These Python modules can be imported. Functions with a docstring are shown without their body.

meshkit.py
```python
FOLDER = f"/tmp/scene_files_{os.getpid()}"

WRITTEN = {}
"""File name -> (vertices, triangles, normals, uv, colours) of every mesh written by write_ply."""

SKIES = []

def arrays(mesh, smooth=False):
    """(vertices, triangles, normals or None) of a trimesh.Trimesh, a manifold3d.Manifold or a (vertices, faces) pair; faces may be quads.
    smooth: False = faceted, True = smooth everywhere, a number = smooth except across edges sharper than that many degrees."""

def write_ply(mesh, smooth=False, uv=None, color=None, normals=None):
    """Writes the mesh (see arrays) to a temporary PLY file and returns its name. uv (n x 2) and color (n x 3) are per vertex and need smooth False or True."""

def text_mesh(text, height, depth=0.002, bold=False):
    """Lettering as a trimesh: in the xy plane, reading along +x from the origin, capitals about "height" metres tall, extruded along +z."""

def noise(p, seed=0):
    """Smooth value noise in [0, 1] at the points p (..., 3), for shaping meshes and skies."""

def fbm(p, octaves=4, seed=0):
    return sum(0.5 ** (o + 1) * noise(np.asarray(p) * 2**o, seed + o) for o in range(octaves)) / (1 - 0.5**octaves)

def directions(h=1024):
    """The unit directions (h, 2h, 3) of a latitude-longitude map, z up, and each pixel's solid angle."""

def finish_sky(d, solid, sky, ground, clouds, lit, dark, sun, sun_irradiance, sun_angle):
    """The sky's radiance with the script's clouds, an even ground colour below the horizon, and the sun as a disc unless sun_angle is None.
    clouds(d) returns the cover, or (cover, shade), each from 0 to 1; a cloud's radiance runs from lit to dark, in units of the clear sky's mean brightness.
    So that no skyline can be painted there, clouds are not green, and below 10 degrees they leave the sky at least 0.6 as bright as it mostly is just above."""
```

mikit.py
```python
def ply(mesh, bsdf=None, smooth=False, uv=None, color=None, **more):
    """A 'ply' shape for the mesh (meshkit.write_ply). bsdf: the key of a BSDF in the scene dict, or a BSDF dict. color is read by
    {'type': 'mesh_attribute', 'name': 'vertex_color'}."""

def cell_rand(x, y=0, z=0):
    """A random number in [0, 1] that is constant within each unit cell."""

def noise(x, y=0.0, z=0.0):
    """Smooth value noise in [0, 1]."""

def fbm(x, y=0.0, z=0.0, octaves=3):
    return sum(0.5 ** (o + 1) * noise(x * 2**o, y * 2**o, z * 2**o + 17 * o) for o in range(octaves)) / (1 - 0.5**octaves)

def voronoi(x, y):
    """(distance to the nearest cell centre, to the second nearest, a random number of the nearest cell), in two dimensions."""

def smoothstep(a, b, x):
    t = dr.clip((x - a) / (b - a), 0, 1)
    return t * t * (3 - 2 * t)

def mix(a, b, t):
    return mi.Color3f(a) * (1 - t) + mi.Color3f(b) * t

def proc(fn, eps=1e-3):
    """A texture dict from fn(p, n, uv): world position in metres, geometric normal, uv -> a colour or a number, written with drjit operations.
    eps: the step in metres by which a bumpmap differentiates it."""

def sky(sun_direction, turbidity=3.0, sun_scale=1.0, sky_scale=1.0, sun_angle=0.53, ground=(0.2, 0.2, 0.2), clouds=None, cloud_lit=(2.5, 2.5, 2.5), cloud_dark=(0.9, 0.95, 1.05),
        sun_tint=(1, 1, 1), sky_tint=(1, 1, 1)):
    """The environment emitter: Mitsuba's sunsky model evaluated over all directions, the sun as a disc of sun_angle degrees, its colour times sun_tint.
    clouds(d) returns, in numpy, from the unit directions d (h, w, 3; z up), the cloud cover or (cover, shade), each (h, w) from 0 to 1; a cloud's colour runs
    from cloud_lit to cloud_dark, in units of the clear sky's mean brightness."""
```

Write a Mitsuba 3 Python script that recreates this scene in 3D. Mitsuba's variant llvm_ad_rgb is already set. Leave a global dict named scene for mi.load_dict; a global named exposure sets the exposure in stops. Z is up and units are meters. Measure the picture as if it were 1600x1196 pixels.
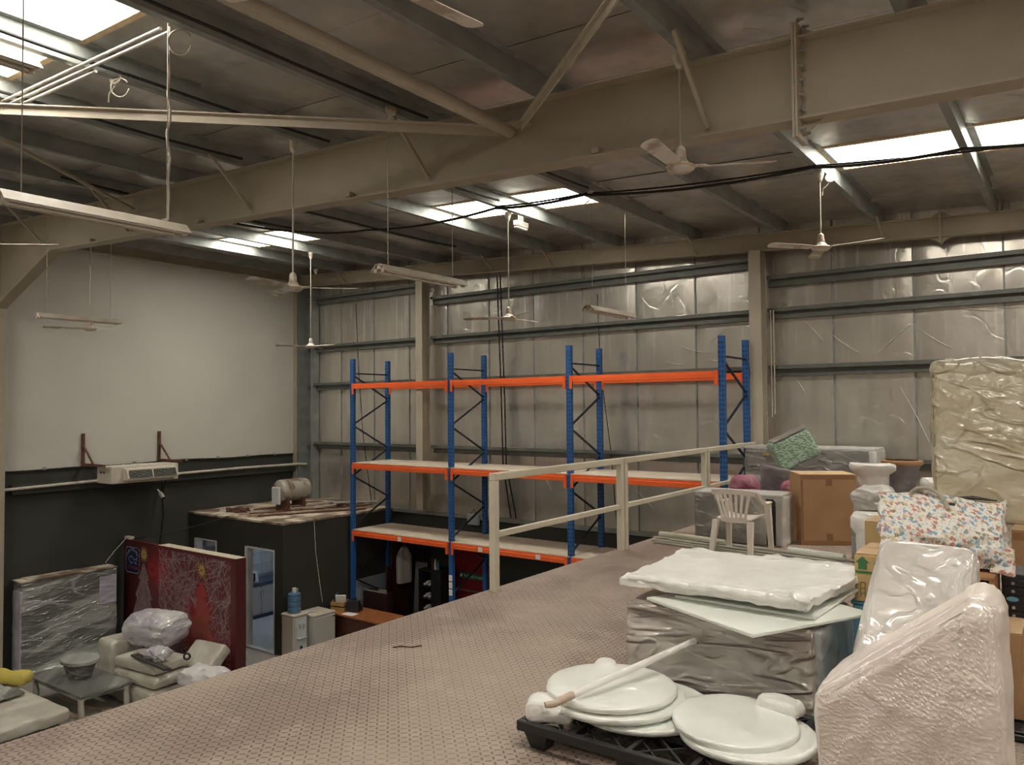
import math, random
import numpy as np, drjit as dr, mitsuba as mi, trimesh, manifold3d as m3
import mikit, meshkit
from mikit import proc, noise, fbm, voronoi, cell_rand, smoothstep, mix
T = mi.ScalarTransform4f
rng = random.Random(7)
scene, labels = {}, {}

# ------------------------------------------------------------------ camera, light, exposure
exposure = 0.12
_yaw, _pit, _rol = math.radians(36.2), math.radians(1.84), math.radians(-0.48)
_f = np.array([-math.sin(_yaw) * math.cos(_pit), math.cos(_yaw) * math.cos(_pit), math.sin(_pit)])
_r = np.array([math.cos(_yaw), math.sin(_yaw), 0.0])
_u = np.cross(_r, _f)
_u = -_r * math.sin(_rol) + _u * math.cos(_rol)
EYE = np.array([0.0, 0.0, 1.7])
scene['camera'] = {'type': 'perspective', 'fov': 2 * math.degrees(math.atan(800 / 1212.0)), 'fov_axis': 'x', 'near_clip': 0.05, 'far_clip': 100.0,
                   'to_world': T().look_at(origin=EYE.tolist(), target=(EYE + _f).tolist(), up=_u.tolist())}
DAY = [1.0, 0.95, 0.83]          # dusty roof-light daylight
SKYLIGHT = 14.0                  # radiance of the translucent roof sheets
scene['sky'] = {'type': 'constant', 'radiance': {'type': 'rgb', 'value': [0.02, 0.02, 0.02]}}

# ------------------------------------------------------------------ helpers
def rgb(*c): return {'type': 'rgb', 'value': list(c)}
def srgb(r, g, b): return [(((x / 255) + 0.055) / 1.055) ** 2.4 if x > 10 else x / 255 / 12.92 for x in (r, g, b)]
def mat(key, color, rough=0.6, metal=0.0, spec=0.5, bump=None, bscale=0.002, eps=2e-3, **kw):
    """A principled material; color is a triple (linear) or a procedural function, bump a procedural height in [0, 1]."""
    d = {'type': 'principled', 'base_color': proc(color) if callable(color) else rgb(*color), 'roughness': proc(rough) if callable(rough) else rough,
         'metallic': metal, 'specular': spec, **kw}
    if bump is not None:
        d = {'type': 'bumpmap', 'arbitrary': proc(bump, eps), 'scale': bscale, 'bsdf': d}
    scene['mat_' + key] = {'type': 'twosided', 'bsdf': d}
    return key
_n = {}
def key_for(name):
    k = _n.get(name, 0); _n[name] = k + 1
    return name if k == 0 else f'{name}_{k:03d}'
def V(*a): return np.array(a, float)
def join(ms):
    vs, fs, o = [], [], 0
    for v, f in ms:
        vs.append(np.asarray(v, float)); fs.append(np.asarray(f, int) + o); o += len(v)
    return np.vstack(vs), np.vstack(fs)
def man(m):
    a = m.to_mesh(); return np.array(a.vert_properties[:, :3], float), np.array(a.tri_verts, int)
def hull(pts): return man(m3.Manifold.hull_points(np.asarray(pts, float)))
_BF = np.array([[0, 2, 3, 1], [4, 5, 7, 6], [0, 1, 5, 4], [2, 6, 7, 3], [0, 4, 6, 2], [1, 3, 7, 5]])
_BF = np.vstack([_BF[:, [0, 1, 2]], _BF[:, [0, 2, 3]]])
def rz(v, a, c=(0, 0)):
    a = math.radians(a); x, y = v[:, 0] - c[0], v[:, 1] - c[1]
    return np.c_[c[0] + x * math.cos(a) - y * math.sin(a), c[1] + x * math.sin(a) + y * math.cos(a), v[:, 2]]
def rx(v, a):
    a = math.radians(a); return np.c_[v[:, 0], v[:, 1] * math.cos(a) - v[:, 2] * math.sin(a), v[:, 1] * math.sin(a) + v[:, 2] * math.cos(a)]
def ry(v, a):
    a = math.radians(a); return np.c_[v[:, 0] * math.cos(a) + v[:, 2] * math.sin(a), v[:, 1], -v[:, 0] * math.sin(a) + v[:, 2] * math.cos(a)]
def mv(m, d): return np.asarray(m[0]) + np.asarray(d, float), m[1]
def ap(m, f, *a): return f(np.asarray(m[0]), *a), m[1]
def bx(x0, x1, y0, y1, z0, z1):
    v = np.array([[x, y, z] for z in (z0, z1) for y in (y0, y1) for x in (x0, x1)], float)
    return v, _BF.copy()
def cb(x0, x1, y0, y1, z0, z1, c=0.01):
    """A box with chamfered edges."""
    p = []
    for sx in (0, 1):
        for sy in (0, 1):
            for sz in (0, 1):
                q = V((x0, x1)[sx], (y0, y1)[sy], (z0, z1)[sz]); s = V(1 - 2 * sx, 1 - 2 * sy, 1 - 2 * sz) * c
                for k in range(3):
                    w = q + s; w[k] = q[k]; p.append(w)
    return hull(p)
def wedge(poly, axis, a, b):
    """A prism: the 2-D polygon extruded along the axis from a to b (convex or not)."""
    cs = m3.CrossSection([np.asarray(poly, float)])
    if cs.area() <= 0: cs = m3.CrossSection([np.asarray(poly, float)[::-1]])
    v, f = man(m3.Manifold.extrude(cs, b - a)); v[:, 2] += a
    if axis == 'y': v = np.c_[v[:, 0], v[:, 2], v[:, 1]]; f = f[:, ::-1]
    if axis == 'x': v = np.c_[v[:, 2], v[:, 0], v[:, 1]]
    return v, f
def tube(pts, r, n=8, caps=True):
    p = np.asarray(pts, float); k = len(p)
    rr = np.full(k, r) if np.isscalar(r) else np.asarray(r, float)
    t = np.gradient(p, axis=0); t /= np.linalg.norm(t, axis=1)[:, None]
    a = np.cross(t[0], [0, 0, 1.0])
    if np.linalg.norm(a) < 0.1: a = np.cross(t[0], [1.0, 0, 0])
    vs = []
    for i in range(k):
        a = a - t[i] * (a @ t[i]); a /= np.linalg.norm(a); b = np.cross(t[i], a)
        w = np.arange(n) * 2 * np.pi / n + np.pi / n
        vs.append(p[i] + rr[i] * (np.cos(w)[:, None] * a + np.sin(w)[:, None] * b))
    v = np.vstack(vs); f = []
    for i in range(k - 1):
        for j in range(n):
            q = (j + 1) % n; A, B, C, D = i * n + j, i * n + q, (i + 1) * n + q, (i + 1) * n + j
            f += [[A, B, C], [A, C, D]]
    if caps:
        v = np.vstack([v, p[0], p[-1]]); o = k * n
        for j in range(n):
            q = (j + 1) % n; f += [[o, q, j], [o + 1, (k - 1) * n + j, (k - 1) * n + q]]
    return v, np.array(f)
def bar(p, q, w, h, up=(0, 0, 1)):
    """A straight bar of rectangular section w x h between two points."""
    p, q = V(*p), V(*q); t = (q - p) / np.linalg.norm(q - p); a = np.cross(t, V(*up))
    if np.linalg.norm(a) < 1e-3: a = np.cross(t, V(1, 0, 0))
    a /= np.linalg.norm(a); b = np.cross(a, t)
    v = [e + a * w / 2 * i + b * h / 2 * j for j in (-1, 1) for e in (p, q) for i in (-1, 1)]
    return np.array(v), _BF.copy()
def lathe(prof, n=24):
    m = trimesh.creation.revolve(np.asarray(prof, float), sections=n); return np.array(m.vertices), np.array(m.faces)
def nz(p, s, seed=0, o=3): return meshkit.fbm(np.asarray(p) * s + 31.7, o, seed) - 0.5
def soft(sx, sy, sz, r, n=14, amp=0.0, fs=4.0, seed=0, puff=0.0, wr=0.0, ws=6.0, wdir=(0.3, 0.6, 1.0)):
    """A rounded box about the origin (bottom at z = 0) with soft bulges (amp, puff) and sharper wrinkles (wr)."""
    S = np.array([sx, sy, sz]) / 2; big = max(sx, sy, sz)
    b = trimesh.creation.box(extents=[2, 2, 2])
    vs, fs_, o = [], [], 0
    for ax in range(3):
        a, c = (ax + 1) % 3, (ax + 2) % 3
        na, nc = max(3, int(n * S[a] * 2 / big) + 2), max(3, int(n * S[c] * 2 / big) + 2)
        for sg in (-1, 1):
            u, w = np.meshgrid(np.linspace(-1, 1, na), np.linspace(-1, 1, nc), indexing='ij')
            u = np.sign(u) * (1 - (1 - abs(u)) ** 1.3); w = np.sign(w) * (1 - (1 - abs(w)) ** 1.3)
            q = np.zeros((na * nc, 3)); q[:, ax] = sg; q[:, a] = u.ravel(); q[:, c] = w.ravel()
            I = np.arange(na * nc).reshape(na, nc)
            f = np.c_[I[:-1, :-1].ravel(), I[1:, :-1].ravel(), I[1:, 1:].ravel(), I[:-1, 1:].ravel()]
            f = np.vstack([f[:, [0, 1, 2]], f[:, [0, 2, 3]]])
            vs.append(q); fs_.append((f if sg > 0 else f[:, ::-1]) + o); o += na * nc
    q = np.vstack(vs) * S; f = np.vstack(fs_)
    r = min(r, S.min() * 0.98); core = np.clip(q, -(S - r), S - r); d = q - core; L = np.linalg.norm(d, axis=1)[:, None]
    nrm = d / np.maximum(L, 1e-9); p = core + nrm * r
    if puff:
        g = np.clip(1 - (np.abs(q) / S) ** 2, 0, 1)
        w = np.stack([g[:, 1] * g[:, 2], g[:, 0] * g[:, 2], g[:, 0] * g[:, 1]], 1) * np.where(np.abs(q) > S * 0.999, 1, 0)
        p = p + nrm * puff * w.max(1)[:, None]
    if amp: p = p + nrm * (amp * 2 * nz(p, fs, seed))[:, None]
    if wr:
        e = p @ V(*wdir) / np.linalg.norm(wdir)
        k = np.abs(nz(np.c_[e * ws + 2 * nz(p, 3.0, seed + 5), p[:, 0] * 1.5, p[:, 2] * 1.5], 1.0, seed + 9, 2)) * 2
        p = p - nrm * (wr * (1 - np.clip(k * 5, 0, 1)))[:, None] * -1
    m = trimesh.Trimesh(p, f, process=False); m.merge_vertices(digits_vertex=5)
    v = np.array(m.vertices); v[:, 2] += sz / 2
    return v, np.array(m.faces)
def surf(fn, nu, nv):
    u, w = np.meshgrid(np.linspace(0, 1, nu), np.linspace(0, 1, nv), indexing='ij')
    p = fn(u.ravel(), w.ravel()); I = np.arange(nu * nv).reshape(nu, nv)
    f = np.c_[I[:-1, :-1].ravel(), I[1:, :-1].ravel(), I[1:, 1:].ravel(), I[:-1, 1:].ravel()]
    return p, np.vstack([f[:, [0, 1, 2]], f[:, [0, 2, 3]]])
def sheet(fn, nu, nv, th):
    """A thin closed sheet: the surface fn(u, v) given the thickness th along its normals."""
    p, f = surf(fn, nu, nv); m = trimesh.Trimesh(p, f, process=False); n = np.array(m.vertex_normals)
    I = np.arange(nu * nv).reshape(nu, nv); k = nu * nv
    rim = np.concatenate([I[:, 0], I[-1, 1:], I[::-1, -1][1:], I[0, ::-1][1:-1]]); g = np.roll(rim, -1)
    side = np.vstack([np.c_[rim, rim + k, g + k], np.c_[rim, g + k, g]])
    return np.vstack([p + n * th / 2, p - n * th / 2]), np.vstack([f, f[:, ::-1] + k, side])
def put(name, mesh, bsdf, parent=None, smooth=False, label=None, cat=None, group=None, kind=None, **kw):
    k = key_for(name if parent is None else parent + '__' + name)
    scene[k] = mesh if isinstance(mesh, dict) else mikit.ply(mesh, 'mat_' + bsdf, smooth, **kw)
    tag(k, label, cat, group, kind)
    return k
def tag(k, label=None, cat=None, group=None, kind=None):
    d = {a: b for a, b in (('label', label), ('category', cat), ('group', group), ('kind', kind)) if b}
    if d: labels[k] = {**labels.get(k, {}), **d}
def thing(name, label, cat, group=None, kind=None):
    k = key_for(name); tag(k, label, cat, group, kind); return k
def shape(mesh, bsdf, smooth=False): return mikit.ply(mesh, 'mat_' + bsdf, smooth)
def at(d, M): return {**d, 'to_world': M}

# ------------------------------------------------------------------ materials of the building
XW, YW, ZF = -16.5, 13.35, -3.3
def roof_z(x): return 4.95 - 0.0475 * (x + 7.5)
def _dust(p, k, o=3): return fbm(p.x * k, p.y * k, p.z * k, o)
def c_foil(lo, hi, streak_glint=0.0):
    def fn(p, n, uv):
        t = fbm(p.x * 1.7 + 5, p.y * 1.7, p.z * 0.5, 4); s = fbm(p.x * 9, p.y * 9, p.z * 1.1, 3)
        c = mix(lo, hi, dr.clip(-0.1 + 1.05 * t + 0.4 * (s - 0.4), 0, 1))
        if streak_glint:
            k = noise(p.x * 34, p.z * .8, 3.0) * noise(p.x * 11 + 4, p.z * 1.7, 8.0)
            c = mix(c, [.86, .83, .77], streak_glint * smoothstep(.42, .62, k) * smoothstep(1.6, 4.2, p.z))  # highlights painted into the foil as bright vertical streaks, stronger towards the top
        return c
    return fn
def b_foil(p, n, uv):
    a = fbm(p.x * 3 + p.y * 3, p.z * 2.2 + p.y, 1.0, 3); b = noise(p.x * 14 + p.y * 9, p.z * 9, 3.0)
    c = dr.abs(fbm(p.x * 2.3 + p.z, p.z * 2.3 - p.x + p.y * 2, 7.0, 2) - 0.5)
    return a * 0.7 + b * 0.12 + 0.25 * smoothstep(0.0, 0.03, c)
def r_foil(p, n, uv): return 0.16 + 0.26 * fbm(p.x * 4, p.y * 4, p.z * 1.3, 3)
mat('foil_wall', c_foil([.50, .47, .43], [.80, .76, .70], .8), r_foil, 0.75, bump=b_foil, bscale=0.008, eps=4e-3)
mat('foil_roof', c_foil([.42, .40, .375], [.88, .84, .79]), lambda p, n, uv: .14 + .34 * fbm(p.x * 2, p.y * 2, 4, 3), 0.75, bump=b_foil, bscale=0.016, eps=4e-3)
mat('galvanised', lambda p, n, uv: mix([.20, .22, .21], [.36, .38, .37], fbm(p.x * 6, p.y * 6, p.z * 6, 3)), 0.5, 0.35)
mat('girt_steel', lambda p, n, uv: mix([.10, .108, .10], [.18, .19, .175], fbm(p.x * 6, p.y * 6, p.z * 6, 3)), 0.5, 0.3)
mat('primer', lambda p, n, uv: mix([.30, .26, .195], [.40, .35, .27], fbm(p.x * 2, p.y * 2, p.z * 2, 3)), 0.62)
mat('primer_pale', lambda p, n, uv: mix([.38, .33, .26], [.50, .45, .37], fbm(p.x * 3, p.y * 3, p.z * 1.2, 3)), 0.6)
mat('white_sheet', lambda p, n, uv: mix([.54, .52, .475], [.62, .60, .55], fbm(p.y * .7, p.z * .7, 1, 3)), 0.7, spec=.3)
mat('dark_wall', lambda p, n, uv: mix([.038, .041, .036], [.060, .063, .056], fbm(p.x * 1.3 + p.y, p.y * 1.3, p.z * 1.3, 3)), 0.75, spec=.3)
mat('dark_booth', lambda p, n, uv: mix([.036, .037, .031], [.050, .050, .043], fbm(p.x * 1.7, p.y * 1.7, p.z * 1.7, 3)), 0.7, spec=.3)
mat('concrete', lambda p, n, uv: mix([.20, .19, .17], [.34, .32, .29], fbm(p.x * 1.1, p.y * 1.1, 0, 4)), 0.6)
mat('rusty_edge', lambda p, n, uv: mix([.42, .30, .16], [.62, .50, .34], fbm(p.x * 5, p.y * 5, 0, 3)), 0.8)
mat('black_cable', [.012, .012, .012], 0.5)
mat('white_cable', [.55, .51, .44], 0.5)
mat('white_enamel', lambda p, n, uv: mix([.40, .34, .27], [.66, .62, .56], smoothstep(.35, .6, fbm(p.x * 9, p.y * 9, p.z * 9, 3))), 0.4)
mat('steel_rod', [.45, .42, .36], 0.4, 0.6)
def _tread(p):
    # rows of short raised bars, alternately slanted; returns the bar mask
    s = 1 / 0.040; x, y = p.x * s, p.y * s
    i, j = dr.floor(x), dr.floor(y); odd = (mi.Int32(i + j) & 1) == 1
    u, v = x - i - .5, y - j - .5; a, b = (u + v) * .7071, (u - v) * .7071
    l, w = dr.select(odd, a, b), dr.select(odd, b, a)
    return smoothstep(.46, .32, dr.abs(l)) * smoothstep(.19, .09, dr.abs(w))
def c_mezz(p, n, uv):
    d = fbm(p.x * 1.1, p.y * 1.1, 2, 4); e = fbm(p.x * 7, p.y * 7, 4, 3); g = fbm(p.x * .35 + 3, p.y * .35, 9, 3)
    base = mix(mix([.265, .205, .168], [.355, .29, .238], smoothstep(.32, .66, d)), [.44, .36, .30], .4 * smoothstep(.5, .8, e))
    base = mix(base, [.325, .235, .205], .5 * smoothstep(.45, .7, g))
    return mix(base, [.105, .068, .060], _tread(p) * (.80 - .45 * smoothstep(.45, .75, d)))
def b_mezz(p, n, uv): return _tread(p)
mat('chequer_plate', c_mezz, 0.55, 0.0, bump=b_mezz, bscale=0.0016, eps=1.5e-3)

# ------------------------------------------------------------------ the building
X1, Y0 = 9.0, -8.15
put('floor', bx(XW - .2, X1 + .2, Y0 - .2, YW + .2, ZF - .2, ZF), 'concrete', kind='structure', label='grey concrete ground floor far below the raised platform', cat='floor')
put('wall_left', bx(XW - .25, XW, Y0, YW, ZF, .57), 'dark_wall', kind='structure', label='dark grey painted lower wall under the white sheeting', cat='wall')
def _white(u, w):
    y = Y0 + (YW - Y0) * u; z0 = .57 + .02 * np.sin(y * 2.1) * np.sin(y * .7 + 1); z = z0 + (roof_z(XW) + .1 - z0) * w
    return np.c_[np.full_like(y, XW + .02) + .03 * np.sin(w * 3.1) * nz(np.c_[y, z, z * 0], .5, 3), y, z]
put('wall_left_upper', sheet(_white, 90, 30, .03), 'white_sheet', smooth=40, kind='structure', label='plain white sheeting covering the upper left wall', cat='wall')
put('wall_left_upper_backing', bx(XW - .25, XW - .06, Y0, YW, .57, roof_z(XW) + .3), 'dark_wall', kind='structure')
put('trim_1', join([bx(XW, XW + .14, 6.3, 12.9, .12, .30), bx(XW, XW + .14, Y0, 6.0, .12, .30)]), 'dark_wall', kind='structure')
put('trim_2', sheet(lambda u, w: np.c_[XW + .025 + .03 * w, Y0 + (YW - Y0) * u, .565 + .02 * np.sin((Y0 + (YW - Y0) * u) * 2.1) * np.sin((Y0 + (YW - Y0) * u) * .7 + 1)], 90, 2, .02), 'dark_wall', kind='structure')
for i, y in enumerate((6.9, 8.7, 9.9, 10.7, 11.5, 12.3)):
    put('clip', cb(XW + .03, XW + .07, y - .03, y + .03, .545, .605, .008), 'galvanised', 'wall_left_upper')
WB = 'wall_back'
tag(WB, 'back wall of seamed silver foil insulation over a dark block base', 'wall', kind='structure')
put('base_course', bx(XW, X1, YW, YW + .2, ZF, -.72), 'dark_wall', WB)
put('base_ledge', bx(XW, X1, YW - .1, YW + .05, -.74, -.66), 'galvanised', WB)
put('cladding', bx(XW, X1, YW + .1, YW + .2, -.72, roof_z(XW) + .3), 'galvanised', WB)
seam = -16.32
rp = np.random.default_rng(3)
while seam < X1 - .2:
    w = 1.19; a, b = seam, min(seam + w, X1)
    t = float(rp.uniform(-.006, .006)); s_ = int(rp.integers(99))
    def _panel(u, v, a=a, b=b, t=t, s_=s_):
        x = a + .006 + (b - a - .012) * u; z = -.66 + (roof_z(x) + .02 + .66) * v
        e = np.clip(np.minimum(u, 1 - u) * 14, 0, 1)
        return np.c_[x, YW - .012 - t * (u - .5) * 3 - e * (.012 + .03 * nz(np.c_[x, z, z * 0 + s_], 1.1, s_, 3)), z]
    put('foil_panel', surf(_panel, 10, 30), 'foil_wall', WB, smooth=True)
    put('seam_strip', bx(a - .012, a + .012, YW - .03, YW + .02, -.66, roof_z(a)), 'galvanised', WB)
    seam += w
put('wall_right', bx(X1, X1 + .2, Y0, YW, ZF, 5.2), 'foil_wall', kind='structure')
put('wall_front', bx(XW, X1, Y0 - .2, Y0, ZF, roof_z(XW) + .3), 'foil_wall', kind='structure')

# roof: foil faced sheets between the roof lights, on purlins
CE = 'ceiling'
tag(CE, 'sloping roof of dusty silver foil sheets on galvanised purlins', 'ceiling', kind='structure')
LIT = [(-14.58, -11.54), (-8.5, -5.46), (-2.42, .62), (3.66, 6.7)]
PITCH = 1.036
SKY = {'type': 'area', 'radiance': rgb(*[SKYLIGHT * c for c in DAY])}
def slab(x0, x1, y0, y1, dz0, dz1):
    v, f = bx(x0, x1, y0, y1, 0, 1); v[:, 2] = roof_z(v[:, 0]) + np.where(v[:, 2] > .5, dz1, dz0); return v, f
rr_ = np.random.default_rng(5)
for k in range(-10, 11):
    y0 = 2.15 + PITCH * k; y1 = min(y0 + PITCH, YW + .1)
    row = k in (-7, 0, 7)
    if row:
        cuts = [XW - .2] + [c for a in LIT for c in a] + [X1 + .2]
        spans = [(cuts[i], cuts[i + 1]) for i in range(0, len(cuts), 2)]
        for a, b in LIT:
            v, f = slab(a + .02, b - .02, y0 + .02, y1 - .02, .03, .035)
            kk = put('skylight', (v, f), 'white_sheet', CE)
            # only the downward face gives light
            v4 = np.array([[a + .02, y0 + .02, 0], [b - .02, y0 + .02, 0], [b - .02, y1 - .02, 0], [a + .02, y1 - .02, 0]]); v4[:, 2] = roof_z(v4[:, 0]) + .028
            scene[kk] = {**mikit.ply((v4, np.array([[0, 2, 1], [0, 3, 2]])), 'mat_white_sheet'), 'emitter': SKY}
            put('skylight_frame', join([slab(a - .03, b + .03, y0 - .03, y0 + .03, -.012, .04), slab(a - .03, b + .03, y1 - .03, y1 + .03, -.012, .04), slab(a - .03, a + .03, y0, y1, -.012, .04), slab(b - .03, b + .03, y0, y1, -.012, .04)]), 'rusty_edge', CE)
        put('cover_sheet', slab(XW - .2, X1 + .2, y0, y1, .12, .14), 'galvanised', CE)
    else:
        spans = [(XW - .2, X1 + .2)]
    for a, b in spans:
        t = float(rr_.uniform(-.012, .012)); s_ = int(rr_.integers(99)); nu = max(8, int((b - a) * 2.2))
        def _roof(u, v, a=a, b=b, y0=y0, y1=y1, t=t, s_=s_):
            x = a + (b - a) * u; y = y0 + .004 + (y1 - y0 - .008) * v; e = np.clip(np.minimum(v, 1 - v) * 9, 0, 1)
            return np.c_[x, y, roof_z(x) + t * (v - .5) - e * (.008 + .045 * nz(np.c_[x, y, y * 0 + s_], .8, s_, 3))]
        v, f = surf(_roof, nu, 8); put('roof_panel', (v, f[:, ::-1]), 'foil_roof', CE, smooth=True)
PUR = [-.9 - 1.52 * k for k in range(11)] + [.62 + 1.52 * k for k in range(6)]
def zed(x):
    z = roof_z(x); h = .2
    return join([bx(x - .004, x + .004, Y0, YW - .02, z - h, z - .005), bx(x - .075, x + .004, Y0, YW - .02, z - h, z - h + .006), bx(x - .075, x - .068, Y0, YW - .02, z - h, z - h + .022), bx(x - .004, x + .075, Y0, YW - .02, z - .012, z - .005)])
for x in PUR:
    if x < XW + .2: continue
    put('purlin', zed(x), 'galvanised', CE)
put('cover_board', slab(XW - .2, X1 + .2, Y0 - .2, YW + .2, .16, .2), 'galvanised', CE)

# ---- steel frame
def flange_i(pts_bot, pts_top, y, wid, tf=.016, tw=.012):
    """An I beam in the xz plane at y: polylines of its bottom and top flange undersides."""
    ms = []
    for a, b in zip(pts_bot[:-1], pts_bot[1:]): ms.append(bar((a[0], y, a[1] + tf / 2), (b[0], y, b[1] + tf / 2), wid, tf))
    for a, b in zip(pts_top[:-1], pts_top[1:]): ms.append(bar((a[0], y, a[1] - tf / 2), (b[0], y, b[1] - tf / 2), wid, tf))
    poly = [tuple(p) for p in pts_bot] + [tuple(p) for p in pts_top[::-1]]
    ms.append(wedge(poly, 'y', y - tw / 2, y + tw / 2)); return join(ms)
YF = 6.0
def rt(x): return roof_z(x) - .2
rb = thing('rafter', 'deep beige steel rafter crossing the whole roof with a bolted splice', 'beam', kind='structure')
put('web_and_flanges', flange_i([(XW + .3, 3.62), (-13.95, 4.42), (-4.4, 3.95), (-1.66, 3.84), (X1, 3.42)], [(XW + .3, rt(XW + .3)), (X1, rt(X1))], YF, .2), 'primer', rb)
for dx in (-.022, .0): put('splice_plate', bx(-1.66 + dx, -1.66 + dx + .018, YF - .13, YF + .13, 3.70, rt(-1.66) + .10), 'primer_pale', rb)
bolt = shape(lathe([(0, -.02), (.018, -.02), (.018, .0), (.011, .002), (.011, .03), (0, .03)], 6), 'galvanised')
for z in (3.77, 3.93, 4.03, 4.14, 4.25, 4.36, 4.60):
    for sy in (-.07, .07): put('bolt', at(bolt, T().translate([-1.66 + .028, YF + sy, z]).rotate([0, 1, 0], 90)), None, rb)
for sz, z in ((1, rt(-1.66)), (-1, 3.83)):
    put('gusset', wedge([(-1.64, z), (-1.50, z), (-1.64, z + sz * .10)], 'y', YF - .006, YF + .006), 'primer', rb)
for x in (-12.6, -9.6, -6.6, -3.4, 1.1):
    zb = 3.97 - .0475 * (x + 4.4)
    put('cleat', cb(x - .035, x + .035, YF - .10, YF - .02, zb + .012, zb + .07, .006), 'primer', rb)
for x in (-5.46, -2.42, -8.5, -11.54, -14.3):
    zb = 3.97 - .049 * (x + 4.4)
    put('fly_brace', bar((x + .05, YF - .05, zb + .08), (x + .02, YF - .62, rt(x) + .03), .035, .035), 'primer', rb)
put('bracing_lug', lathe([(0, 0), (.14, 0), (.14, .012), (0, .012)], 20) and mv(lathe([(0, 0), (.15, 0), (.15, .012), (0, .012)], 20), (-4.25, YF - .06, 4.37)), 'primer', rb, smooth=30)
rc = thing('column', 'beige steel column at the white wall under the haunched rafter', 'column', kind='structure')
put('shaft', join([bx(XW + .32, XW + .335, YF - .1, YF + .1, ZF, 4.9), bx(XW + .0, XW + .015, YF - .1, YF + .1, ZF, 4.9), bx(XW, XW + .33, YF - .006, YF + .006, ZF, 4.9)]), 'primer', rc)
gr_ = thing('gable_rafter', 'slender beige steel rafter along the top of the foil back wall', 'beam', kind='structure')
YG = 13.0
def gb(x): return 4.87 - .0475 * (x + 16.25)
put('web_and_flanges', flange_i([(XW + .1, gb(XW + .1)), (X1, gb(X1))], [(XW + .1, rt(XW + .1)), (X1, rt(X1))], YG, .16), 'primer', gr_)
put('splice_plate', bx(-1.62, -1.59, YG - .1, YG + .1, gb(-1.6) - .10, rt(-1.6) + .08), 'primer', gr_)
for sx in (-1, 1):
    for z, sz in ((gb(-1.6), -1), (rt(-1.6), 1)): put('gusset', wedge([(-1.605, z), (-1.605 + sx * .16, z), (-1.605, z + sz * .09)], 'y', YG - .005, YG + .005), 'primer', gr_)
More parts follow.
